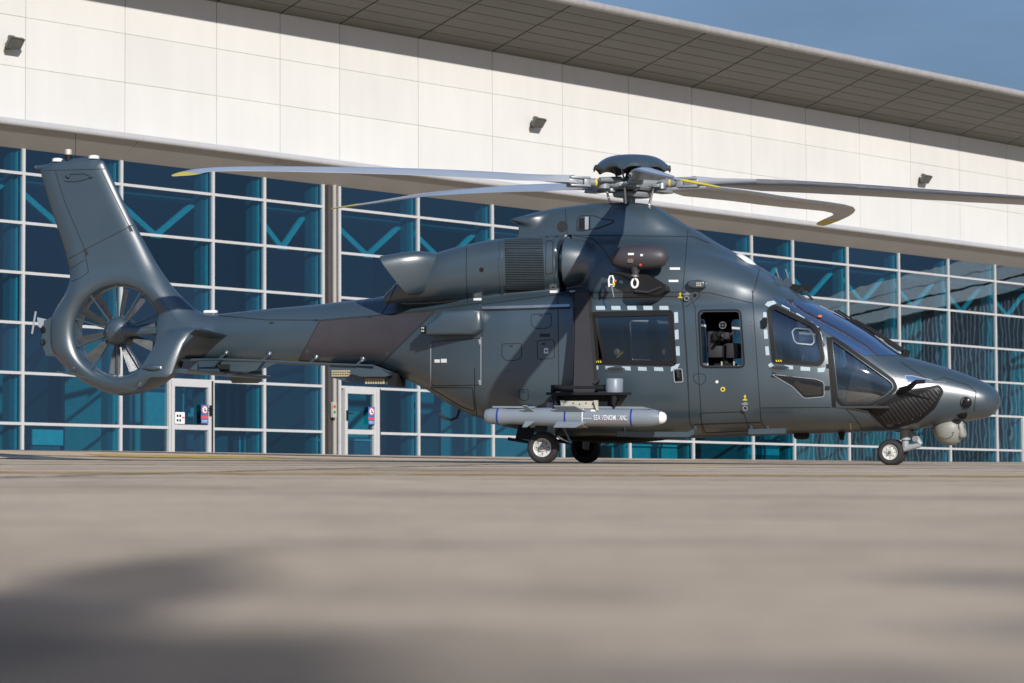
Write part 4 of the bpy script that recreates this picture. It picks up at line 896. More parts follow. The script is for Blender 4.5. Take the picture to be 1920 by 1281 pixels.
def shackle(name, px, py, yl, s=1.0, mat='white'):
    c = L(px, py, yl); mb = MB().tube([c + Vector((math.cos(q) * .042 * s, 0, math.sin(q) * .062 * s)) for q in np.linspace(1.8, 7.6, 15)], .016 * s, 8).tube([c + Vector((0, 0, .06 * s)), c + Vector((0, 0, .11 * s))], .022 * s, 8)
    return H(name, mb, mat, ho)
shackle('hoist_hook', 1190, 531, -1.3); 
hk = L(1146, 527, -1.32); H('safety_clip', MB().tube([hk + Vector((dx, 0, dz)) for dx, dz in ((-.03, -.08), (-.035, .02), (-.015, .07), (.015, .07), (.035, .02), (.03, -.08))], .013, 8).tube([hk + Vector((-.03, 0, -.05)), hk + Vector((.03, 0, -.05))], .012, 6), 'white', ho)
H('clip_tag', MB().box(L(1151, 533, -1.33), (.03, .02, .04)), 'yellow', ho); H('clip_tag', MB().box(L(1154, 527, -1.33), (.025, .02, .03)), 'orange', ho); H('clip_strap', MB().tube([L(1147, 536, -1.32), L(1149, 548, -1.32), L(1151, 557, -1.32)], .006, 5), 'grey', ho)
H('hoist_bracket', MB().prism([L(x, y, -1.28) for x, y in ((1184, 514), (1214, 515), (1248, 536), (1250, 545), (1236, 553), (1190, 553), (1183, 545))], (0, -.02, 0), (0, .45, 0)), 'black', ho)
H('hoist_bracket_lip', MB().tube([L(x, y, -1.32) for x, y in ((1190, 546), (1216, 548), (1228, 543), (1240, 538))], .02, 8), 'arm', ho)
H('hoist_arm', MB().tube([L(1186, 521, -1.3), L(1165, 514, -1.31), L(1145, 511, -1.32), L(1145, 516, -1.32)], [.05, .03, .022, .02], 8), 'black', ho)
# ------------------------------------------------------------------ weapon arm, stub and rack
wa = link('weapon_arm', None, heli)
def quad_ring(x0, x1, py, yl0, yl1): a, b = L(x0, py, yl0), L(x1, py, yl0); return [a, b, b + Vector((0, yl1 - yl0, 0)), a + Vector((0, yl1 - yl0, 0))]
YW = -1.62
H('arm_beam', MB().loft([quad_ring(1081, 1100, 543, -1.20, -1.02), quad_ring(1079, 1102, 549, -1.28, -1.05), quad_ring(1078.5, 1105, 600, -1.36, -1.18), quad_ring(1076, 1113, 700, -1.56, -1.36), quad_ring(1075, 1115, 733, -1.62, -1.40), quad_ring(1078, 1112, 737, -1.62, -1.42)]), 'arm', wa, smooth=None)
H('arm_edge', MB().loft([quad_ring(1076.2, 1079, 552, -1.24, -1.08), quad_ring(1074, 1077, 720, -1.56, -1.38)]), 'arm', wa, smooth=None)
H('arm_rib', MB().prism([L(x, y, YW) for x, y in ((1112, 716), (1120, 711), (1120, 716), (1114, 722))], (0, 0, 0), (0, .15, 0)), 'arm', wa)
H('arm_root', MB().box(L(1090, 552, -1.08), (.30, .2, .05)), 'black', wa)
H('cross_tube', MB().tube([L(1037, 728, YW + .05), L(1136, 728, YW + .05)], .045, 14), 'black', wa)
H('stub_bracket', MB().box(L(1037.5, 730, YW + .05), (.045, .12, .12), None, .01), 'black', wa)
H('stub_plate', MB().loft([[L(x, 738 + dy, yy) for x, yy in ((1024, YW - .12), (1184, YW - .12), (1176, -1.0), (1040, -1.0))] for dy in (-2.2, 2.6)]), 'black', wa, smooth=None)
H('stub_web', MB().prism([L(x, y, YW) for x, y in ((1034, 741), (1156, 741), (1156, 748), (1148, 764), (1044, 764), (1036, 768))], (0, .04, 0), (0, .18, 0)), 'black', wa)
for x in (1040, 1152): H('sway_brace', MB().tube([L(x, 742, YW - .05), L(x - 2 if x > 1100 else x + 2, 760, YW - .06)], [.05, .03], 8).tube([L(x, 757, YW - .08), L(x, 764, YW - .08)], .018, 6), 'black', wa)
H('equipment_can', MB().lathe([(.118, -.10), (.12, -.085), (.12, .09), (.11, .105), (0.001, .108)], L(1151.5, 724.5, YW + .02), (0, 0, 1), 30), 'missile', wa)
H('ejector_rack', MB().loft([[L(x, y, yy) for x, y in ((1053, 752), (1120, 752), (1117, 766), (1056, 766))] for yy in (YW - .06, YW + .08)]), 'cream', wa, smooth=None)
for x, s in ((1055, -1), (1118, 1)): H('rack_lug', MB().prism([L(x + dx, y, YW - .08) for dx, y in ((-4, 751), (4, 751), (2 + s * 2, 760), (s * 3 + 2, 770), (s * 3 - 2, 770), (-2, 760))], (0, -.03, 0), (0, .0, 0)), 'cream', wa)
for k in range(4): H('rack_screw', MB().lathe([(.010, 0), (.010, .006)], L(1075 + k * 12, 756 + (k % 2) * 2, YW - .062), (0, -1, 0), 6), 'seam', wa)
# ------------------------------------------------------------------ missile (hangs from the rack: a thing of its own)
ms = thing('missile', 'light grey missile with blue bands and SEA VENOM lettering under the helicopter', 'missile'); ms.matrix_world = HM
YM = YW; a, b = L(911, 780.5, YM), L(1249, 783.5, YM); ax_ = (b - a).normalized(); Lm = (b - a).length; RM = .122
def mpt(px): return a.lerp(b, (px - 911) / 338.0)
upm = (Vector((0, 0, 1)) - ax_ * ax_.z).normalized(); out_ = ax_.cross(upm) * 1.0
if out_.y > 0: out_ = -out_
def mring(px, r_, squash=1.0, n=32): c = mpt(px); return [c + out_ * math.cos(q) * r_ * squash + upm * math.sin(q) * r_ for q in np.linspace(0, 2 * math.pi, n, endpoint=False)]
mb = MB().loft([mring(p, r_) for p, r_ in ((911, .088), (912.5, .096), (920, .106), (934, .115), (940, .118), (955, .106), (968, .105), (990, .114), (1010, .120), (1030, .122), (1195, .122), (1215, .119), (1228, .110), (1238, .092))])
H('missile_body', mb, 'missile', ms, 40)
H('seeker_dome', MB().loft([mring(p, r_) for p, r_ in ((1237.5, .084), (1241, .082), (1246, .066), (1249, .04), (1250, .008))]), 'white', ms, 60)
H('seeker_ring', MB().loft([mring(p, r_) for p, r_ in ((1236.5, .0955), (1238.4, .0935))]), 'steel', ms)
for p in (936, 1064, 1187): H('blue_band', MB().loft([mring(p - 1.6, (.1195 if p < 1000 else .1235)), mring(p + 1.6, (.1195 if p < 1000 else .1235))], False), 'blue', ms, 40)
H('white_band', MB().loft([mring(1096, .1237), mring(1098, .1237)], False), 'white', ms, 40)
H('cable_fairing', MB().loft([[mpt(p) + upm * (.115 + h_) + out_ * d_ for d_, h_ in ((-.05, 0), (-.04, .022), (.04, .022), (.05, 0))] for p in (925, 1005)]).loft([[mpt(p) + upm * (.115 + h_ * k) + out_ * d_ for d_, h_ in ((-.06, 0), (-.04, .03), (.04, .03), (.06, 0))] for p, k in ((1105, 1), (1205, 1), (1222, .2))]), 'missile', ms, smooth=None)
def mfin(name, p0, p1, ang, span, sw):
    d_ = (out_ * math.cos(ang) + upm * math.sin(ang)).normalized(); t_ = ax_.cross(d_) * .006
    P = [mpt(p0) + d_ * .10, mpt(p1) + d_ * .10, mpt(p1 - sw) + d_ * (.12 + span), mpt(p0 - sw * .15) + d_ * (.12 + span)]
    return H(name, MB().prism(P, t_, -t_), 'missile', ms)
for ang in (R(35), R(-35), R(145), R(-145)): mfin('mid_wing', 1050, 1108, ang, .13, 22); mfin('tail_wing', 990, 1008, ang, .13, 12)
for px, sd in ((1113, 4), (1116, 2.5)): pass
def on_missile(u_px, dz):           # point on the near side of the tube: station and height above the axis
    c = mpt(u_px); r_ = .1245; h_ = max(-.12, min(.12, dz)); return c + upm * h_ + out_ * math.sqrt(r_ * r_ - h_ * h_)
def lettering(txt, px0, px1, dz, hgt, mat, name, bold=.012):
    cu = bpy.data.curves.new('t', 'FONT'); cu.body = txt; cu.offset = bold; cu.resolution_u = 3
    tmp = bpy.data.objects.new('t', cu); COL.objects.link(tmp); bpy.context.view_layer.update(); me = bpy.data.meshes.new_from_object(tmp.evaluated_get(bpy.context.evaluated_depsgraph_get()))
    bpy.data.objects.remove(tmp); vs = np.array([v.co for v in me.vertices]); x0, x1, y0, y1 = vs[:, 0].min(), vs[:, 0].max(), vs[:, 1].min(), vs[:, 1].max()
    V2 = [on_missile(px0 + (px1 - px0) * (x - x0) / (x1 - x0), dz + hgt * (y - y0) / (y1 - y0)) for x, y in vs[:, :2]]
    o = mesh(name, V2, [tuple(p.vertices) for p in me.polygons], M[mat], ms); return o
lettering('SEA VENOM / ANL', 1118.5, 1181, -.038, .066, 'white', 'lettering', .008)
for k in range(5): H('stencil_mark', MB().add([on_missile(1099 + k * 3.2 + dx, -.022 + dz) for dx, dz in ((0, 0), (2.4 - (k % 2), 0), (2.4 - (k % 2), .010), (0, .010))], [(0, 1, 2, 3)]), 'white', ms, None)
H('red_underline', MB().add([on_missile(p, z) for p, z in ((1119, -.052), (1180, -.052), (1180, -.048), (1119, -.048))], [(0, 1, 2, 3)]), 'red', ms, None)
H('missile_placard', MB().add([on_missile(p, z) for p, z in ((1112, .075), (1122, .075), (1122, .10), (1112, .10))], [(0, 1, 2, 3)]), 'white', ms, None)
# ------------------------------------------------------------------ cabin fittings and door gun
cab = link('cabin_interior', None, heli)
zf = C(1200, 768)[2]
H('cabin_floor', MB().box((C(1400, 700)[0], 0, zf + .02), (4.2, 1.9, .03)), 'lining', cab)
for px in (1292, 1425): H('bulkhead', MB().box((C(px, 700)[0] - .05, .55, zf + .6), (.05, .6, 1.1)), 'lining', cab)
def seat(px, y, z=.0):
    x = C(px, 700)[0]; s = MB().box((x, y, zf + .35 + z), (.42, .45, .12), None, .04).box((x - .24, y, zf + .75 + z), (.12, .45, .75), Matrix.Rotation(R(-8), 3, 'Y'), .05).box((x - .30, y, zf + 1.18 + z), (.10, .26, .2), None, .04).box((x, y, zf + .15 + z), (.3, .3, .3))
    return H('crew_seat', s, 'arm', cab, 50)
seat(1500, -.5); seat(1500, .5); seat(1180, .45); seat(1250, .45)
H('instrument_panel', MB().prism([L(x, y, 0) for x, y in ((1612, 700), (1640, 690), (1650, 745), (1600, 760))], (0, -.7, 0), (0, .7, 0)), 'lining', cab)
for k in range(3): H('display', MB().box(L(1622 + k * 0, 712 + k * 14, -.5 + .1 * k), (.03, .2, .1)), 'screen', cab)
for px, yy, sgn in ((1157, -.95, 1), (1248, -.95, 1)):
    H('jettison_handle', MB().lathe([(.045, 0), (.045, .02), (.02, .03)], L(px, 660, yy), (0, -1, 0), 14), 'cream', cab); H('handle_stripe', MB().prism([L(px - 2, 670, yy), L(px + 2, 671, yy), L(px + 12, 662, yy), L(px + 11, 658, yy)], (0, 0, 0), (0, -.01, 0)), 'yellow', cab)
gx = L(1353, 640, -.85); gn = thing('door_gun', 'black machine gun on its mount inside the open gunner window', 'gun'); gn.matrix_world = HM
def G(name, mb, mat='black', smooth=40): return H(name, mb, mat, gn, smooth)
G('receiver', MB().box(L(1353, 632, -.75), (.15, .55, .13), None, .02)); G('barrel', MB().tube([L(1355, 628, -.95), L(1355, 629, -1.28)], [.028, .022], 12), 'arm'); G('barrel_jacket', MB().lathe([(.05, 0), (.05, .18), (.035, .2)], L(1355, 628, -.85), (0, -1, 0), 14))
G('ring_sight', MB().tube([L(1355, 610, -1.0) + Vector((math.cos(q) * .045, 0, math.sin(q) * .045)) for q in np.linspace(0, 6.283, 17)], .006, 6).tube([L(1355, 616, -1.0), L(1355, 604, -1.0)], .004, 5).tube([L(1349, 610, -1.0), L(1361, 610, -1.0)], .004, 5), 'steel')
G('ammunition_box', MB().box(L(1344, 660, -.85), (.19, .25, .16), None, .01), 'arm'); G('ammunition_box', MB().box(L(1376, 658, -.8), (.16, .25, .2), None, .01), 'arm')
G('feed_tray', MB().box(L(1338, 637, -.8), (.12, .3, .22), None, .02), 'arm'); G('spade_grip', MB().tube([L(1340, 640, -.6), L(1350, 648, -.6), L(1366, 648, -.6), L(1372, 638, -.6)], .02, 8))
G('feed_cover', MB().box(L(1360, 630, -.95), (.12, .10, .10), None, .02), 'arm'); G('cocking_lever', MB().tube([L(1368, 628, -.9), L(1378, 622, -.95)], .015, 6), 'steel')
G('pintle', MB().tube([L(1360, 645, -.8), L(1361, 684, -.8)], [.04, .05], 10)); G('mount_post', MB().box(L(1361, 686, -.8), (.3, .1, .06)))
for x in (1353, 1376): G('mount_pin', MB().tube([L(x, 678, -.98), L(x, 687, -.98)], .012, 6), 'cream')
# ------------------------------------------------------------------ apron
gx_ = np.concatenate([np.linspace(-900, -60, 12), np.linspace(-56, 130, 94), np.linspace(136, 900, 12)])
gy_ = np.concatenate([np.linspace(-600, -8, 10), np.linspace(-6, 12, 19), np.linspace(13, 125, 113), np.linspace(130, 900, 14)])
GXX, GYY = np.meshgrid(gx_, gy_, indexing='ij')
def gz(x, y):
    x = np.asarray(x, float); y = np.asarray(y, float); lim = np.clip(y, -40, 1e9)
    z = G0 + GX * np.clip(x, -60, 60) + GY * np.clip(y, -40, 60)
    s = FD[0] * x + FD[1] * y; off = FN[0] * x + FN[1] * y - FC
    base = np.interp(s, [30, 44, 50, 62, 73, 79, 83, 90, 110], [1.40, 1.46, 1.50, 1.57, 1.64, 1.64, 1.58, 1.56, 1.56])
    k = np.clip((off - 1.0) / 16.0, 0, 1); k = k * k * (3 - 2 * k); k = np.where(y < 43, 1.0, np.where(y > 52, k, np.maximum(k, (52 - y) / 9)))
    return base * (1 - k) + z * k
GZZ = gz(GXX, GYY); nxg, nyg = GXX.shape
apron = mesh('apron', np.stack([GXX, GYY, GZZ], -1).reshape(-1, 3), [(i * nyg + j, (i + 1) * nyg + j, (i + 1) * nyg + j + 1, i * nyg + j + 1) for i in range(nxg - 1) for j in range(nyg - 1)], None, None, True)
tag(apron, kind='structure')
def ground_mat():
    m, n, l, b = nodes('worn_concrete_apron'); tc = n.new('ShaderNodeTexCoord')
    def noise(sc, det=6, rough=.55, dist=0.0):
        t = n.new('ShaderNodeTexNoise'); t.inputs['Scale'].default_value = sc; t.inputs['Detail'].default_value = det; t.inputs['Roughness'].default_value = rough; t.inputs['Distortion'].default_value = dist; l.new(tc.outputs['Object'], t.inputs['Vector']); return t
    big, mid, fin = noise(.22, 8, .6, .6), noise(1.7, 7, .6, .3), noise(9, 9, .78)
    c1 = ramp(n, [(.30, (.455, .342, .226)), (.5, (.595, .453, .305)), (.72, (.69, .531, .37))]); l.new(big.outputs['Fac'], c1.inputs['Fac'])
    c2 = ramp(n, [(.25, (.62, .62, .63)), (.5, (1, 1, 1)), (.8, (1.12, 1.1, 1.08))]); l.new(mid.outputs['Fac'], c2.inputs['Fac'])
    c3 = ramp(n, [(.3, (.66, .66, .66)), (.7, (1.15, 1.15, 1.15))]); l.new(fin.outputs['Fac'], c3.inputs['Fac'])
    def mul(a, c, f=1.0):
        x = n.new('ShaderNodeMix'); x.data_type = 'RGBA'; x.blend_type = 'MULTIPLY'; x.inputs[0].default_value = f; l.new(a, x.inputs[6]); l.new(c, x.inputs[7]); return x.outputs[2]
    col = mul(mul(c1.outputs['Color'], c2.outputs['Color'], .8), c3.outputs['Color'], .9)
    # old tar repairs: long wandering streaks and blots
    mp = n.new('ShaderNodeMapping'); mp.inputs['Scale'].default_value = (.09, .55, 1); mp.inputs['Rotation'].default_value = (0, 0, R(14)); l.new(tc.outputs['Object'], mp.inputs['Vector'])
    t = n.new('ShaderNodeTexNoise'); t.inputs['Scale'].default_value = 1.0; t.inputs['Detail'].default_value = 9; t.inputs['Roughness'].default_value = .66; l.new(mp.outputs['Vector'], t.inputs['Vector'])
    tr = ramp(n, [(.52, (1, 1, 1)), (.60, (.62, .61, .62)), (.66, (.34, .34, .36))]); l.new(t.outputs['Fac'], tr.inputs['Fac']); col = mul(col, tr.outputs['Color'], .75)
    # dark patches with wavering edges close in front of the camera
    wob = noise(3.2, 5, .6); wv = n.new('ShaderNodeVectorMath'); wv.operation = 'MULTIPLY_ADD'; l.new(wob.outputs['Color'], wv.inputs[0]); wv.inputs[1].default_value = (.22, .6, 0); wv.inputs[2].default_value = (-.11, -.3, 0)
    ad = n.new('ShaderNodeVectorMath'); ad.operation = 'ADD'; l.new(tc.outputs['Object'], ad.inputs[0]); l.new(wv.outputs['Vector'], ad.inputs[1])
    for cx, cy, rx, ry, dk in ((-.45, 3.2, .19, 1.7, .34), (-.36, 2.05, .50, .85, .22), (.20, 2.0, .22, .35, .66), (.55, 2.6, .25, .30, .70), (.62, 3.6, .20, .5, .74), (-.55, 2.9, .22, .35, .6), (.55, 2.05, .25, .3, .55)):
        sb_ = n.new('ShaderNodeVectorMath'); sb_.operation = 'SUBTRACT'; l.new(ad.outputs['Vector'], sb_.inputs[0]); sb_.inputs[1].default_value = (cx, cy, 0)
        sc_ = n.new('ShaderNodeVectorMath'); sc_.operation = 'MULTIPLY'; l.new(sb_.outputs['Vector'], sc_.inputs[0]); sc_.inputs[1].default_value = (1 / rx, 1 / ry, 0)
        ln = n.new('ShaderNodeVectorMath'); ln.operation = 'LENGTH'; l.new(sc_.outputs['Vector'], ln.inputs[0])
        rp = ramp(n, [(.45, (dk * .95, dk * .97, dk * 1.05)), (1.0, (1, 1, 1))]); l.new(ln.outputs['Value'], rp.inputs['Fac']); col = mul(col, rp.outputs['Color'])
    l.new(col, b.inputs['Base Color']); b.inputs['Roughness'].default_value = .82; b.inputs['Specular IOR Level'].default_value = .3
    bp = n.new('ShaderNodeBump'); bp.inputs['Strength'].default_value = .5; bp.inputs['Distance'].default_value = .02; l.new(fin.outputs['Fac'], bp.inputs['Height']); l.new(bp.outputs['Normal'], b.inputs['Normal'])
    return m
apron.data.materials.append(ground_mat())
def worn_paint(name, col, cover=.5):
    m, n, l, b = nodes(name); tc = n.new('ShaderNodeTexCoord'); t = n.new('ShaderNodeTexNoise'); t.inputs['Scale'].default_value = 3.0; t.inputs['Detail'].default_value = 10; t.inputs['Roughness'].default_value = .7; l.new(tc.outputs['Object'], t.inputs['Vector'])
    rp = ramp(n, [(cover - .08, (0, 0, 0)), (cover + .06, (1, 1, 1))]); l.new(t.outputs['Fac'], rp.inputs['Fac']); b.inputs['Base Color'].default_value = (*col, 1); b.inputs['Roughness'].default_value = .7; l.new(rp.outputs['Color'], b.inputs['Alpha']); return m
def marking(name, pts, w, mat):
    P = densify(pts, 1.0); o = strip_offsets(P, 1.0, False) * (w / 2); A = P + o; B = P - o; k = len(P); AB = np.concatenate([A, B]); z = gz(AB[:, 0], AB[:, 1]) + .005
    return tag(mesh(name, np.column_stack([AB, z]), [(i, i + 1, k + i + 1, k + i) for i in range(k - 1)], mat), kind='structure')
yl_ = worn_paint('worn_yellow_line', (.50, .33, .07), .50)
marking('painted_line', [(-30, 18.0), (0, 20.2), (30, 22.2)], 1.6, yl_); marking('painted_line', [(-40, 62), (-5, 66), (2, 67)], .5, worn_paint('worn_grey_line', (.10, .10, .11), .48))
marking('painted_line', [(-7.5, 52.5), (-4.2, 53.5)], 2.2, worn_paint('yellow_patch', (.55, .36, .05), .42)); marking('painted_line', [(-9, 42), (-5, 42.5), (12, 45)], .22, worn_paint('worn_yellow_line_thin', (.5, .34, .08), .54))

dk_ = worn_paint('tar_joint', (.055, .053, .055), .44)
for k, (y0, y1, w_) in enumerate(((30.5, 31.6, .5), (35.4, 36.0, .25), (46.5, 48.0, .9), (50.8, 51.4, .35), (56.5, 58.2, 1.4), (26.2, 26.8, .25), (16.0, 16.9, .12))): marking('tar_joint', [(-28, y0), (-2, (y0 + y1) / 2 + .2), (26, y1)], w_, dk_)
for x_, a_ in ((-3.4, .12), (4.8, .2), (8.9, -.1)): marking('tar_joint', [(x_, 12), (x_ + a_ * 20, 30), (x_ + a_ * 50, 58)], .10, dk_)
# ------------------------------------------------------------------ hangar
HMX = Matrix(((FD[0], -FN[0], 0, FN[0] * FC), (FD[1], -FN[1], 0, FN[1] * FC), (0, 0, 1, 0), (0, 0, 0, 1)))   # local: along the facade, inwards, up
hang = thing('hangar', 'large white-panelled aircraft hangar with teal glass facade behind the helicopter', 'building'); hang.matrix_world = HMX
M['panel'] = simple('white_cladding', (0.62, 0.608, 0.578), 0.5, 0, .03, .5)
M['frame'] = simple('white_aluminium', (0.46, 0.46, 0.455), 0.4, 0, .05, 3)
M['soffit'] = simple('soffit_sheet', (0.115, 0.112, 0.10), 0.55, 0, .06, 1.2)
M['band'] = simple('grey_band', (0.36, 0.34, 0.315), 0.5, 0, .05, .8)
M['pipe'] = simple('pipe_grey', (0.50, 0.50, 0.51), 0.35, .2, .05, 2)
M['gutter'] = simple('gutter_grey', (0.30, 0.29, 0.285), 0.5)
M['gap'] = simple('dark_gap', (0.02, 0.02, 0.022), 0.8)
M['post'] = simple('brown_post', (0.06, 0.052, 0.046), 0.6, 0, .1, 4)
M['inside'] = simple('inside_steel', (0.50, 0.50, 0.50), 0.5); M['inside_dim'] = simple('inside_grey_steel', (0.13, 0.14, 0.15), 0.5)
M['floor_in'] = simple('hangar_floor', (0.42, 0.43, 0.44), 0.35, 0, .08, .4)
M['wall_in'] = simple('hangar_inner_wall', (0.20, 0.22, 0.26), 0.7, 0, .15, .3)
def weather_panels():                     # slight tone shift from panel to panel, faint rain streaks
    m = M['panel']; n, l = m.node_tree.nodes, m.node_tree.links; b = n['Principled BSDF']; src = b.inputs['Base Color'].links[0].from_socket
    oi = n.new('ShaderNodeObjectInfo'); mr = n.new('ShaderNodeMapRange'); mr.inputs['To Min'].default_value = .975; mr.inputs['To Max'].default_value = 1.02; l.new(oi.outputs['Random'], mr.inputs['Value'])
    tc = n.new('ShaderNodeTexCoord'); mp = n.new('ShaderNodeMapping'); mp.inputs['Scale'].default_value = (2.6, 2.6, .3); l.new(tc.outputs['Object'], mp.inputs['Vector']); ns = n.new('ShaderNodeTexNoise'); ns.inputs['Scale'].default_value = 1; ns.inputs['Detail'].default_value = 7; l.new(mp.outputs[0], ns.inputs['Vector'])
    m2 = n.new('ShaderNodeMapRange'); m2.inputs['From Min'].default_value = .3; m2.inputs['From Max'].default_value = .65; m2.inputs['To Min'].default_value = .97; m2.inputs['To Max'].default_value = 1.005; l.new(ns.outputs['Fac'], m2.inputs['Value'])
    k = n.new('ShaderNodeMath'); k.operation = 'MULTIPLY'; l.new(mr.outputs[0], k.inputs[0]); l.new(m2.outputs[0], k.inputs[1])
    x = n.new('ShaderNodeVectorMath'); x.operation = 'SCALE'; l.new(src, x.inputs[0]); l.new(k.outputs[0], x.inputs['Scale']); l.new(x.outputs[0], b.inputs['Base Color'])
weather_panels()
def facade_glass():
    m = bpy.data.materials.new('facade_glass'); m.use_nodes = True; n, l = m.node_tree.nodes, m.node_tree.links; n.remove(n['Principled BSDF']); out = n['Material Output']
    tr = n.new('ShaderNodeBsdfTransparent'); tr.inputs['Color'].default_value = (.065, .53, .645, 1)
    gl = n.new('ShaderNodeBsdfGlossy'); gl.inputs['Roughness'].default_value = .005; gl.inputs['Color'].default_value = (.60, .80, 1.0, 1)
    tc = n.new('ShaderNodeTexCoord'); oi = n.new('ShaderNodeObjectInfo'); cb = n.new('ShaderNodeCombineXYZ'); ml = n.new('ShaderNodeMath'); ml.operation = 'MULTIPLY'; ml.inputs[1].default_value = 60
    l.new(oi.outputs['Random'], ml.inputs[0]); l.new(ml.outputs[0], cb.inputs[0]); l.new(ml.outputs[0], cb.inputs[2])
    ad = n.new('ShaderNodeVectorMath'); ad.operation = 'ADD'; l.new(tc.outputs['Object'], ad.inputs[0]); l.new(cb.outputs[0], ad.inputs[1])
    mp = n.new('ShaderNodeMapping'); mp.inputs['Scale'].default_value = (1.0, 1.0, 1.5); l.new(ad.outputs[0], mp.inputs['Vector'])
    ns = n.new('ShaderNodeTexNoise'); ns.inputs['Scale'].default_value = .8; ns.inputs['Detail'].default_value = 1.5; l.new(mp.outputs[0], ns.inputs['Vector'])
    bp = n.new('ShaderNodeBump'); bp.inputs['Strength'].default_value = 1.0; bp.inputs['Distance'].default_value = .0014; l.new(ns.outputs['Fac'], bp.inputs['Height']); l.new(bp.outputs['Normal'], gl.inputs['Normal'])
    f0_ = schlick(n, l, .20); vr = n.new('ShaderNodeMapRange'); vr.inputs['To Min'].default_value = .72; vr.inputs['To Max'].default_value = 1.3; l.new(oi.outputs['Random'], vr.inputs['Value']); mv = n.new('ShaderNodeMath'); mv.operation = 'MULTIPLY'; l.new(f0_, mv.inputs[0]); l.new(vr.outputs[0], mv.inputs[1]); fr = mv.outputs[0]; mx = n.new('ShaderNodeMixShader')
    l.new(fr, mx.inputs[0]); l.new(tr.outputs[0], mx.inputs[1]); l.new(gl.outputs[0], mx.inputs[2]); l.new(mx.outputs[0], out.inputs['Surface']); return m
M['fglass'] = facade_glass()
def B(name, s0, s1, i0, i1, z0, z1, mat, parent=None, bev=0.0): return MB().box(((s0 + s1) / 2, (i0 + i1) / 2, (z0 + z1) / 2), (s1 - s0, i1 - i0, z1 - z0), None, bev).build(name, M[mat], parent or hang, 40 if bev else None)
BAYS_L = [29.1, 32.13, 35.16, 38.19, 41.22, 44.25, 47.28, 50.31, 52.10, 54.22]
BAYS_R = [54.83, 57.87, 60.91, 63.95, 66.99, 70.05, 73.10, 75.30, 78.35, 81.36, 84.40, 87.41, 90.42, 93.45, 96.48, 99.5, 102.5, 105.5]
ROWS = [1.30, 2.18, 3.35, 4.51, 5.67, 6.83, 7.98, 8.56]
mw = .036
DOORS = {(47.28, 50.31): (48.89, 50.22), (54.83, 57.87): (54.98, 56.18), (87.41, 90.42): (89.05, 90.3)}
for bays in (BAYS_L, BAYS_R):
    for s in bays: B('mullion', s - mw, s + mw, -.05, .06, 1.25, 8.56, 'frame')
    for z in ROWS[1:-1]:
        for a, b_ in zip(bays[:-1], bays[1:]):
            d = DOORS.get((a, b_))
            if d and z < 3.0:
                if d[0] - a > .3: B('transom', a + mw, d[0] - .05, -.045, .05, z - .033, z + .033, 'frame')
                if b_ - d[1] > .3: B('transom', d[1] + .05, b_ - mw, -.045, .05, z - .033, z + .033, 'frame')
            else: B('transom', a + mw, b_ - mw, -.045, .05, z - .033, z + .033, 'frame')
    for a, b_ in zip(bays[:-1], bays[1:]):
        for z0, z1 in zip(ROWS[:-1], ROWS[1:]):
            d = DOORS.get((a, b_)); segs = [(a, b_)]
            if d and z0 < 3.0: segs = [q for q in ((a, d[0]), (d[1], b_)) if q[1] - q[0] > .3]
            for p, q in segs: mesh('glass_pane', [(p, .0, z0), (q, .0, z0), (q, .0, z1), (p, .0, z1)], [(0, 1, 2, 3)], M['fglass'], hang)
# doors in the facade
def door(s0, s1, handle_right):
    dr = link('glass_door', None, hang); zt = 3.35
    for a, b_ in ((s0, s0 + .10), (s1 - .10, s1)): B('door_stile', a, b_, -.075, .05, 1.3, zt, 'frame', dr)
    for z0, z1 in ((1.46, 1.56), (2.14, 2.26), (zt - .16, zt - .03)): B('door_rail', s0 + .10, s1 - .10, -.072, .048, z0, z1, 'frame', dr)
    for z0, z1 in ((1.56, 2.14), (2.26, zt - .16)): mesh('door_pane', [(s0 + .1, -.01, z0), (s1 - .1, -.01, z0), (s1 - .1, -.01, z1), (s0 + .1, -.01, z1)], [(0, 1, 2, 3)], M['fglass'], dr)
    hs = s1 - .06 if handle_right else s0 + .06
    MB().box((hs, -.10, 2.62), (.05, .05, .26), None, .01).tube([(hs, -.12, 2.67), (hs, -.17, 2.67), (hs + (-.16 if handle_right else .16), -.17, 2.67)], .014, 8).build('door_handle', M['black'], dr, 40)
    return dr
d1 = door(48.89, 50.22, True); d2 = door(54.98, 56.18, False); d3 = door(89.05, 90.3, True)
B('door_jamb', 50.24, 50.27, -.09, .02, 1.3, 3.35, 'gap', d1); B('door_jamb', 48.80, 48.86, -.08, .03, 1.3, 3.35, 'frame', d1); B('door_jamb', 56.20, 56.30, -.07, .03, 1.3, 3.35, 'frame', d2); B('door_jamb', 56.31, 56.35, -.06, .02, 1.3, 3.35, 'gap', d2)
M['poster_blue'] = simple('poster_blue', (.03, .13, .36), .4); M['poster_white'] = simple('poster_white', (.75, .75, .74), .5); M['poster_red'] = simple('poster_red', (.6, .06, .08), .5)
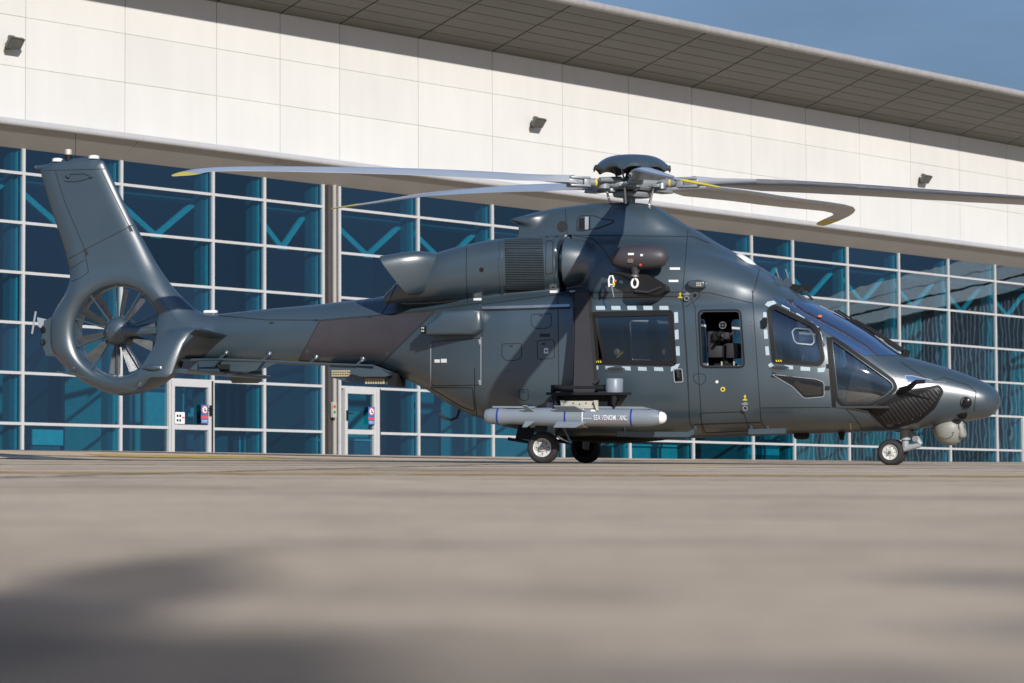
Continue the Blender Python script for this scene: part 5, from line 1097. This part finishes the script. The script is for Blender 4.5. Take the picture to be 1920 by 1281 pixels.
def notice(dr, s, z):                 # blue notice with a red prohibition ring
    n_ = B('door_notice', s - .12, s + .12, -.095, -.09, z - .22, z + .24, 'poster_blue', dr)
    MB().lathe([(.085, 0), (.085, .004)], (s, -.095, z + .12), (0, -1, 0), 18).build('notice_disc', M['poster_white'], n_)
    MB().lathe([(.105, 0), (.105, .006), (.08, .006), (.08, 0)], (s, -.0955, z + .12), (0, -1, 0), 20, False).build('notice_ring', M['poster_red'], n_)
    MB().box((s, -.103, z + .12), (.03, .004, .09)).box((s + .015, -.103, z + .10), (.06, .004, .03)).build('notice_figure', M['black'], n_)
    B('notice_band', s - .12, s + .12, -.10, -.096, z - .10, z - .03, 'poster_red', n_)
    for k in range(2): B('notice_line', s - .09, s + .09, -.10, -.096, z - .15 - k * .035, z - .14 - k * .035, 'poster_white', n_)
notice(d1, 49.97, 2.52); notice(d2, 55.96, 2.62)
n_ = B('door_notice', 48.99, 49.30, -.095, -.09, 2.28, 2.56, 'poster_white', d1)
for i in range(2):
    for j in range(2): B('pictogram', 49.03 + i * .09, 49.09 + i * .09, -.10, -.096, 2.33 + j * .11, 2.39 + j * .11, 'black', n_)
B('pictogram', 49.21, 49.28, -.10, -.096, 2.41, 2.45, 'poster_red', n_)
n_ = B('door_notice', 89.18, 89.42, -.095, -.09, 2.3, 2.75, 'poster_blue', d3); B('pictogram', 89.22, 89.38, -.10, -.096, 2.5, 2.7, 'poster_white', n_)
# sliding-door post between the two glazed leaves
B('post_recess', 54.262, 54.788, .0, .12, 1.3, 8.6, 'gap'); B('door_post', 54.41, 54.53, -.03, .0, 1.3, 8.6, 'post'); B('post_trim', 54.60, 54.70, -.04, .0, 1.3, 8.6, 'band')
cs_ = B('switch_box', 54.42, 54.56, -.18, -.105, 2.55, 2.95, 'cream'); 
for k, c_ in enumerate(('red', 'green')): MB().lathe([(.035, 0), (.03, .03)], (54.47, -.18, 2.83 - k * .14), (0, -1, 0), 10).build('switch_button', M[c_], cs_)
# head of the glazing, canted band with pipe
B('head_beam', 29.1, 105.5, .02, .30, 8.57, 8.75, 'gap')
ss = [29.1] + [x for x in BAYS_L[2::2]] + [x for x in BAYS_R[2::2]] + [105.5]
for a, b_ in zip(ss[:-1], ss[1:]):
    mesh('canted_band_panel', [(a + .008, -.62, 8.97), (b_ - .008, -.62, 8.97), (b_ - .008, -.0, 8.555), (a + .008, 0, 8.555), (a + .008, -.62, 9.05), (b_ - .008, -.62, 9.05), (b_ - .008, .02, 9.05), (a + .008, .02, 9.05)], [(0, 3, 2, 1), (4, 5, 6, 7), (0, 1, 5, 4), (2, 3, 7, 6), (0, 4, 7, 3), (1, 2, 6, 5)], M['band'], hang)
ps = np.arange(29.1, 106, 6.08)
for a, b_ in zip(ps[:-1], ps[1:]): MB().tube([(a + .004, -.64, 9.045), (b_ - .004, -.64, 9.045)], .088, 20).build('gutter_pipe', M['pipe'], hang, 40)
B('band_flashing', 29.1, 105.5, -.60, .0, 9.06, 9.14, 'pipe')
# upper wall: cladding panels on a dark backing
SEAM = [29.1, 32.15, 35.2, 38.2, 41.23, 44.27, 47.36, 50.40, 52.63, 54.82, 57.86, 60.90, 63.95, 66.99, 70.06, 73.10, 76.04, 79.08, 82.10, 85.15, 88.25, 91.3, 94.3, 97.3, 100.3, 103.3, 105.5]
M['joint'] = simple('joint_cream', (0.50, 0.46, 0.38), .6)
B('wall_backing', 29.1, 105.5, .02, .12, 8.76, 12.90, 'joint')
for a, b_ in zip(SEAM[:-1], SEAM[1:]):
    for z0, z1 in ((9.15, 10.45), (10.45, 11.63), (11.63, 12.80)): B('wall_panel', a + .011, b_ - .011, -.05 + random.uniform(-.002, .002), .02, z0 + .004, z1 - .004, 'panel')
# soffit: strips bay by bay, edge gutter, roof
E0, E1 = (-.05, 12.80), (-2.92, 13.77)
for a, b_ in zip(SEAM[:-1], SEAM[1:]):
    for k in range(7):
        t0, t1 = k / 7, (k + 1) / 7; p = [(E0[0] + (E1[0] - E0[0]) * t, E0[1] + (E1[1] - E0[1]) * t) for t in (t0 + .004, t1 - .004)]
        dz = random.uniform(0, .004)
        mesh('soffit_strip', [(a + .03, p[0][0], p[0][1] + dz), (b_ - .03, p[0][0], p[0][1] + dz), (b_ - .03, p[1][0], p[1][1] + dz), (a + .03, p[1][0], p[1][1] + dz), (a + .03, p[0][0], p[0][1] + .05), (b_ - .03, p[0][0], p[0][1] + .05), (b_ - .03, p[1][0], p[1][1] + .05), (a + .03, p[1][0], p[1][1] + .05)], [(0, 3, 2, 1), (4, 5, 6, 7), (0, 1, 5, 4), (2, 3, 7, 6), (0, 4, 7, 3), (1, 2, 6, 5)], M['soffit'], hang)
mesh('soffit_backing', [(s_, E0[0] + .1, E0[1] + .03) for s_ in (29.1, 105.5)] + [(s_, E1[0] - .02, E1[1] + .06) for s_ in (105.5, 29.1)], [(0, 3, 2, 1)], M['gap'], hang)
for a, b_ in zip(SEAM[:-1], SEAM[1:]): MB().tube([(a + .005, E1[0] - .06, E1[1] + .075), (b_ - .005, E1[0] - .06, E1[1] + .075)], .115, 20).build('edge_gutter', M['gutter'], hang, 40)
mesh('roof', [(29.1, -2.95, 13.95), (105.5, -2.95, 13.95), (105.5, 30, 15.5), (29.1, 30, 15.5), (29.1, 30, 1), (105.5, 30, 1)], [(0, 1, 2, 3), (3, 2, 5, 4)], M['band'], hang)
# ------------------------------------------------------------------ inside the hangar
for nm, vs, mt in (('hangar_floor', [(29.1, .05, 1.42), (105.5, .05, 1.42), (105.5, 30, 1.42), (29.1, 30, 1.42)], 'floor_in'), ('inner_ceiling', [(29.1, .3, 10.2), (105.5, .3, 10.2), (105.5, 30, 10.2), (29.1, 30, 10.2)], 'wall_in'), ('inner_end_wall', [(29.1, .1, 1.4), (29.1, 30, 1.4), (29.1, 30, 12.8), (29.1, .1, 12.8)], 'wall_in'), ('inner_end_wall', [(105.5, .1, 1.4), (105.5, 30, 1.4), (105.5, 30, 12.8), (105.5, .1, 12.8)], 'wall_in')):
    mesh(nm, vs, [(0, 1, 2, 3)], M[mt], hang)
for bays in (BAYS_L, BAYS_R):
    for s in bays:
        co = B('column', s - .24, s - .075, .16, .40, 1.42, 10.2, 'inside_dim'); B('column_flange', s - .095, s - .06, .10, .16, 1.42, 10.2, 'inside', co)
    for a, b_ in zip(bays[:-1], bays[1:]):
        if b_ - a < 2.0: continue
        m_ = (a + b_) / 2
        for p, q in (((a + .02, 7.78), (m_ - .06, 6.92)), ((m_ + .06, 6.92), (b_ - .22, 7.78))):
            u = Vector((q[0] - p[0], 0, q[1] - p[1])).normalized(); w_ = Vector((-u.z, 0, u.x)) * .07
            MB().prism([Vector((p[0], .40, p[1])) + w_, Vector((q[0], .40, q[1])) + w_, Vector((q[0], .40, q[1])) - w_, Vector((p[0], .40, p[1])) - w_], (0, 0, 0), (0, .08, 0)).build('truss_brace', M['inside'], hang)
        B('truss_gusset', m_ - .17, m_ + .17, .385, .395, 6.82, 6.98, 'inside'); B('truss_chord', a, b_ - .25, .41, .50, 7.76, 7.88, 'inside_dim')
x_ = 29.1; iw = ['wall_in', 'wall_mid', 'wall_pale', 'wall_dark']
M['wall_mid'] = simple('inner_wall_mid', (0.26, 0.27, 0.28), .7, 0, .2, .5); M['wall_pale'] = simple('inner_wall_pale', (0.42, 0.42, 0.40), .7, 0, .15, .5); M['wall_dark'] = simple('inner_wall_dark', (0.05, 0.055, 0.06), .7, 0, .2, .5)
while x_ < 105.4:
    w_ = min(random.choice((.8, 1.5, 2.4, 3.0)), 105.5 - x_); hz_ = random.choice((3.2, 4.1, 5.0))
    B('inner_wall_panel', x_, x_ + w_ - .03, 9.0 + random.uniform(-.6, .2), 9.4, 1.42, hz_, random.choice(iw)); B('inner_wall_panel', x_, x_ + w_, 9.25, 9.45, hz_, 10.2, 'wall_in'); x_ += w_
for k in range(26):
    s_ = 30 + k * 2.9 + random.uniform(-.8, .8); B('inner_pipe', s_, s_ + random.choice((.05, .09, .14)), random.uniform(3, 8.2), 8.6, 1.42, random.choice((4.5, 6.2, 8.0)), random.choice(('inside', 'wall_pale', 'wall_dark')))
def inside_thing(name, label, cat, parts):
    o = thing(name, label, cat); o.matrix_world = HMX
    for nm, bx, mt in parts: B(nm, *bx, mt, o, .0)
    return o
M['board'] = simple('board_white', (.66, .67, .66), .5); M['cab'] = simple('cabinet_grey', (.16, .18, .2), .5); M['sheet'] = simple('dust_sheet', (.5, .5, .5), .8)
inside_thing('display_board', 'pale board on dark trestle behind the glass below the tail fan', 'board', [('board', (45.95, 46.9, 1.6, 1.64, 1.75, 2.12), 'board'), ('stand', (46.0, 46.85, 1.65, 1.75, 1.42, 1.75), 'cab')])
inside_thing('display_board', 'pale board on dark trestle behind the glass right of the left door', 'board', [('board', (51.0, 51.85, 1.6, 1.64, 1.72, 2.10), 'board'), ('stand', (51.0, 51.8, 1.65, 1.75, 1.42, 1.72), 'cab')])
inside_thing('white_partition', 'tall pale partition inside the hangar at the far left', 'partition', [('panel', (44.6, 45.3, 3.0, 3.1, 2.5, 4.4), 'sheet'), ('panel', (43.0, 44.0, 3.0, 3.1, 2.3, 4.4), 'sheet'), ('base', (42.9, 45.4, 3.0, 3.15, 1.42, 2.2), 'cab')])
inside_thing('notice_board', 'dark notice board with pinned sheets right of the left glass door', 'notice board', [('backing', (50.55, 51.3, 1.2, 1.25, 2.75, 3.25), 'cab'), ('sheet', (50.6, 50.75, 1.18, 1.195, 2.95, 3.2), 'board'), ('sheet', (50.85, 51.0, 1.18, 1.195, 2.7, 2.9), 'board'), ('sheet', (50.58, 50.7, 1.18, 1.195, 2.6, 2.8), 'board')])
inside_thing('wall_screen', 'wide pale wall screen right of the left glass door', 'screen', [('screen', (50.5, 52.4, 2.6, 2.7, 2.25, 3.3), 'sheet')])
inside_thing('tool_cabinet', 'grey tool cabinet inside, just left of the door post', 'cabinet', [('body', (52.9, 53.9, 2.0, 2.6, 1.42, 2.1), 'cab'), ('drawer_front', (52.95, 53.4, 1.98, 1.99, 1.55, 2.0), 'sheet'), ('drawer_front', (53.45, 53.85, 1.98, 1.99, 1.55, 2.0), 'cab')])
inside_thing('tool_cabinet', 'grey tool cabinet inside, right of the second glass door', 'cabinet', [('body', (57.0, 58.6, 2.2, 2.8, 1.42, 2.05), 'cab'), ('top', (57.0, 58.6, 2.15, 2.85, 2.05, 2.1), 'board')])
inside_thing('work_bench', 'pale workbench seen through the glass beneath the cabin', 'bench', [('top', (69.0, 72.5, 2.2, 2.9, 2.1, 2.16), 'board'), ('front', (69.1, 72.4, 2.3, 2.34, 1.42, 2.1), 'sheet')])
inside_thing('covered_vehicle', 'dark vehicle seen through the glass beneath the cockpit', 'vehicle', [('body', (75.4, 77.6, 2.0, 4.0, 1.6, 2.4), 'cab'), ('cab', (75.9, 77.0, 2.1, 3.9, 2.4, 3.0), 'cab'), ('stripe', (75.4, 77.6, 1.97, 1.99, 1.9, 2.1), 'sheet')])
M['rust'] = simple('rust_brown', (.20, .07, .03), .6)
inside_thing('tow_tractor', 'low brown tow tractor inside, right of the nose wheel', 'tractor', [('body', (83.2, 85.6, 1.6, 2.6, 1.55, 1.95), 'rust'), ('hood', (84.4, 85.4, 1.7, 2.5, 1.95, 2.2), 'black'), ('seat', (83.4, 83.9, 1.8, 2.4, 1.95, 2.3), 'black')])
# ------------------------------------------------------------------ floodlights on the wall
def floodlight(s, z, label):
    o = thing('floodlight', label, 'floodlight', group='floodlights on the hangar wall'); o.matrix_world = HMX @ Matrix.Translation((s, -.07, z)) @ Matrix.Scale(.72, 4)
    tilt = Matrix.Rotation(R(38), 3, 'X') @ Matrix.Rotation(R(0), 3, 'Z')
    def part(nm, mb, mt, sm=40): return mb.build(nm, M[mt], o, sm)
    part('wall_plate', MB().box((0, 0, -.02), (.16, .03, .2), None, .01), 'flood'); part('bracket', MB().tube([(-.2, -.30, .05), (-.2, -.12, -.10), (-.06, -.02, -.10), (.06, -.02, -.10), (.2, -.12, -.10), (.2, -.30, .05)], .018, 6), 'flood')
    c = Vector((0, -.34, .08))
    hz = [(dx * .28, 0, dz * .19) for dx, dz in ((-1, -1), (1, -1), (1, 1), (-1, 1))]
    front = [c + tilt @ Vector((p[0], -.10, p[2])) for p in hz]; mid_ = [c + tilt @ Vector((p[0], .0, p[2])) for p in hz]; back = [c + tilt @ Vector((p[0] * .62, .14, p[2] * .6)) for p in hz]
    part('housing', MB().loft([front, mid_, back]), 'flood', None)
    part('lens', MB().loft([[c + tilt @ Vector((p[0] * .88, y_, p[2] * .84)) for p in hz] for y_ in (-.101, -.108)]), 'flens', None)
    part('rim', MB().tube(front + [front[0]], .018, 6), 'flood'); part('ballast', MB().box(c + tilt @ Vector((-.02, .17, .05)), (.24, .12, .14), tilt, .02), 'flood')
    return o
M['flood'] = simple('floodlight_grey', (.09, .095, .09), .5, .3); M['flens'] = simple('floodlight_lens', (.16, .17, .17), .06, .6)
floodlight(43.70, 10.90, 'grey floodlight on the white wall at the far left, above the tail fin'); floodlight(62.55, 10.93, 'grey floodlight on the white wall above the engine, left of the rotor head'); floodlight(82.6, 11.05, 'grey floodlight on the white wall above the right-hand rotor blade')
# ------------------------------------------------------------------ what the glass mirrors: a vaulted hangar to the right, and a ridge added out of view
nb = thing('neighbouring_hangar', 'vault-roofed corrugated hangar mirrored in the right-hand glass', 'building')
M['lapgrey'] = simple('lap_grey', (.16, .16, .17), .6); M['corr'] = simple('corrugated_grey', (.42, .45, .46), .5); M['rooflight'] = simple('roof_cream', (.62, .61, .58), .5)
Wp = np.array([66.8, 106.9]); Wd = np.array([-.8, .6]); Wn = np.array([-.6, -.8])       # a sunlit wall that rises away from its near corner
top = lambda u: 8.5 + 3.4 * math.sin(min(1, u / 34) * math.pi / 2)
def wp(u, off, z): q = Wp + Wd * u + Wn * off; return (q[0], q[1], z)
us = np.linspace(0, 48, 190 * 4 + 1); nn = len(us); xo = [(.09 if (k % 4) in (0, 1) else 0) for k in range(nn)]
mesh('corrugated_wall', [wp(us[k], xo[k], 1.0) for k in range(nn)] + [wp(us[k], xo[k], top(us[k])) for k in range(nn)], [(k, nn + k, nn + k + 1, k + 1) for k in range(nn - 1)], M['corr'], nb)
for d0, d1, off, mt in ((0, .28, .2, 'lapgrey'), (.28, .85, .5, 'rooflight'), (.85, .95, .4, 'lapgrey'), (.95, 1.5, .6, 'rooflight'), (1.5, 1.58, .45, 'lapgrey'), (1.58, 2.3, .3, 'rooflight')):
    MB().loft([[wp(u, off, top(u) + d0), wp(u, off, top(u) + d1), wp(u, -25, top(u) + d1 + 1), wp(u, -25, top(u) + d0)] for u in np.linspace(-.5, 48, 30)]).build('roof_edge', M[mt], nb)
mesh('end_wall', [wp(0, 0, 1), wp(0, -25, 1), wp(0, -25, 8.5), wp(0, 0, 8.5)], [(0, 1, 2, 3)], M['corr'], nb)
M['hill'] = simple('hill_scrub', (.05, .065, .05), .9, 0, .4, .02)
hv = []; hf = []; na = 90
for k in range(na):
    q = R(-62 + 250 * k / (na - 1)) ; d = 1500 + 300 * math.sin(k * .7); h = 45 + 28 * math.sin(k * .33 + 1) + 14 * math.sin(k * .9) + 6 * random.random()
    for dd, zz in ((-260, -8), (-60, h * .55), (60, h), (500, -8)): hv.append((math.cos(q - R(20)) * (d + dd), math.sin(q - R(20)) * (d + dd), zz))
for k in range(na - 1):
    for j in range(3): hf.append((k * 4 + j, k * 4 + j + 1, k * 4 + 5 + j, k * 4 + 4 + j))
tag(mesh('added_hills', hv, hf, M['hill'], None, True), kind='structure')  # unseen range, added to darken the low reflections in the facade glass
far = mesh('terrain', [(-4000, -4000, -9), (4000, -4000, -9), (4000, 4000, -9), (-4000, 4000, -9)], [(0, 1, 2, 3)], M['hill']); tag(far, kind='structure')
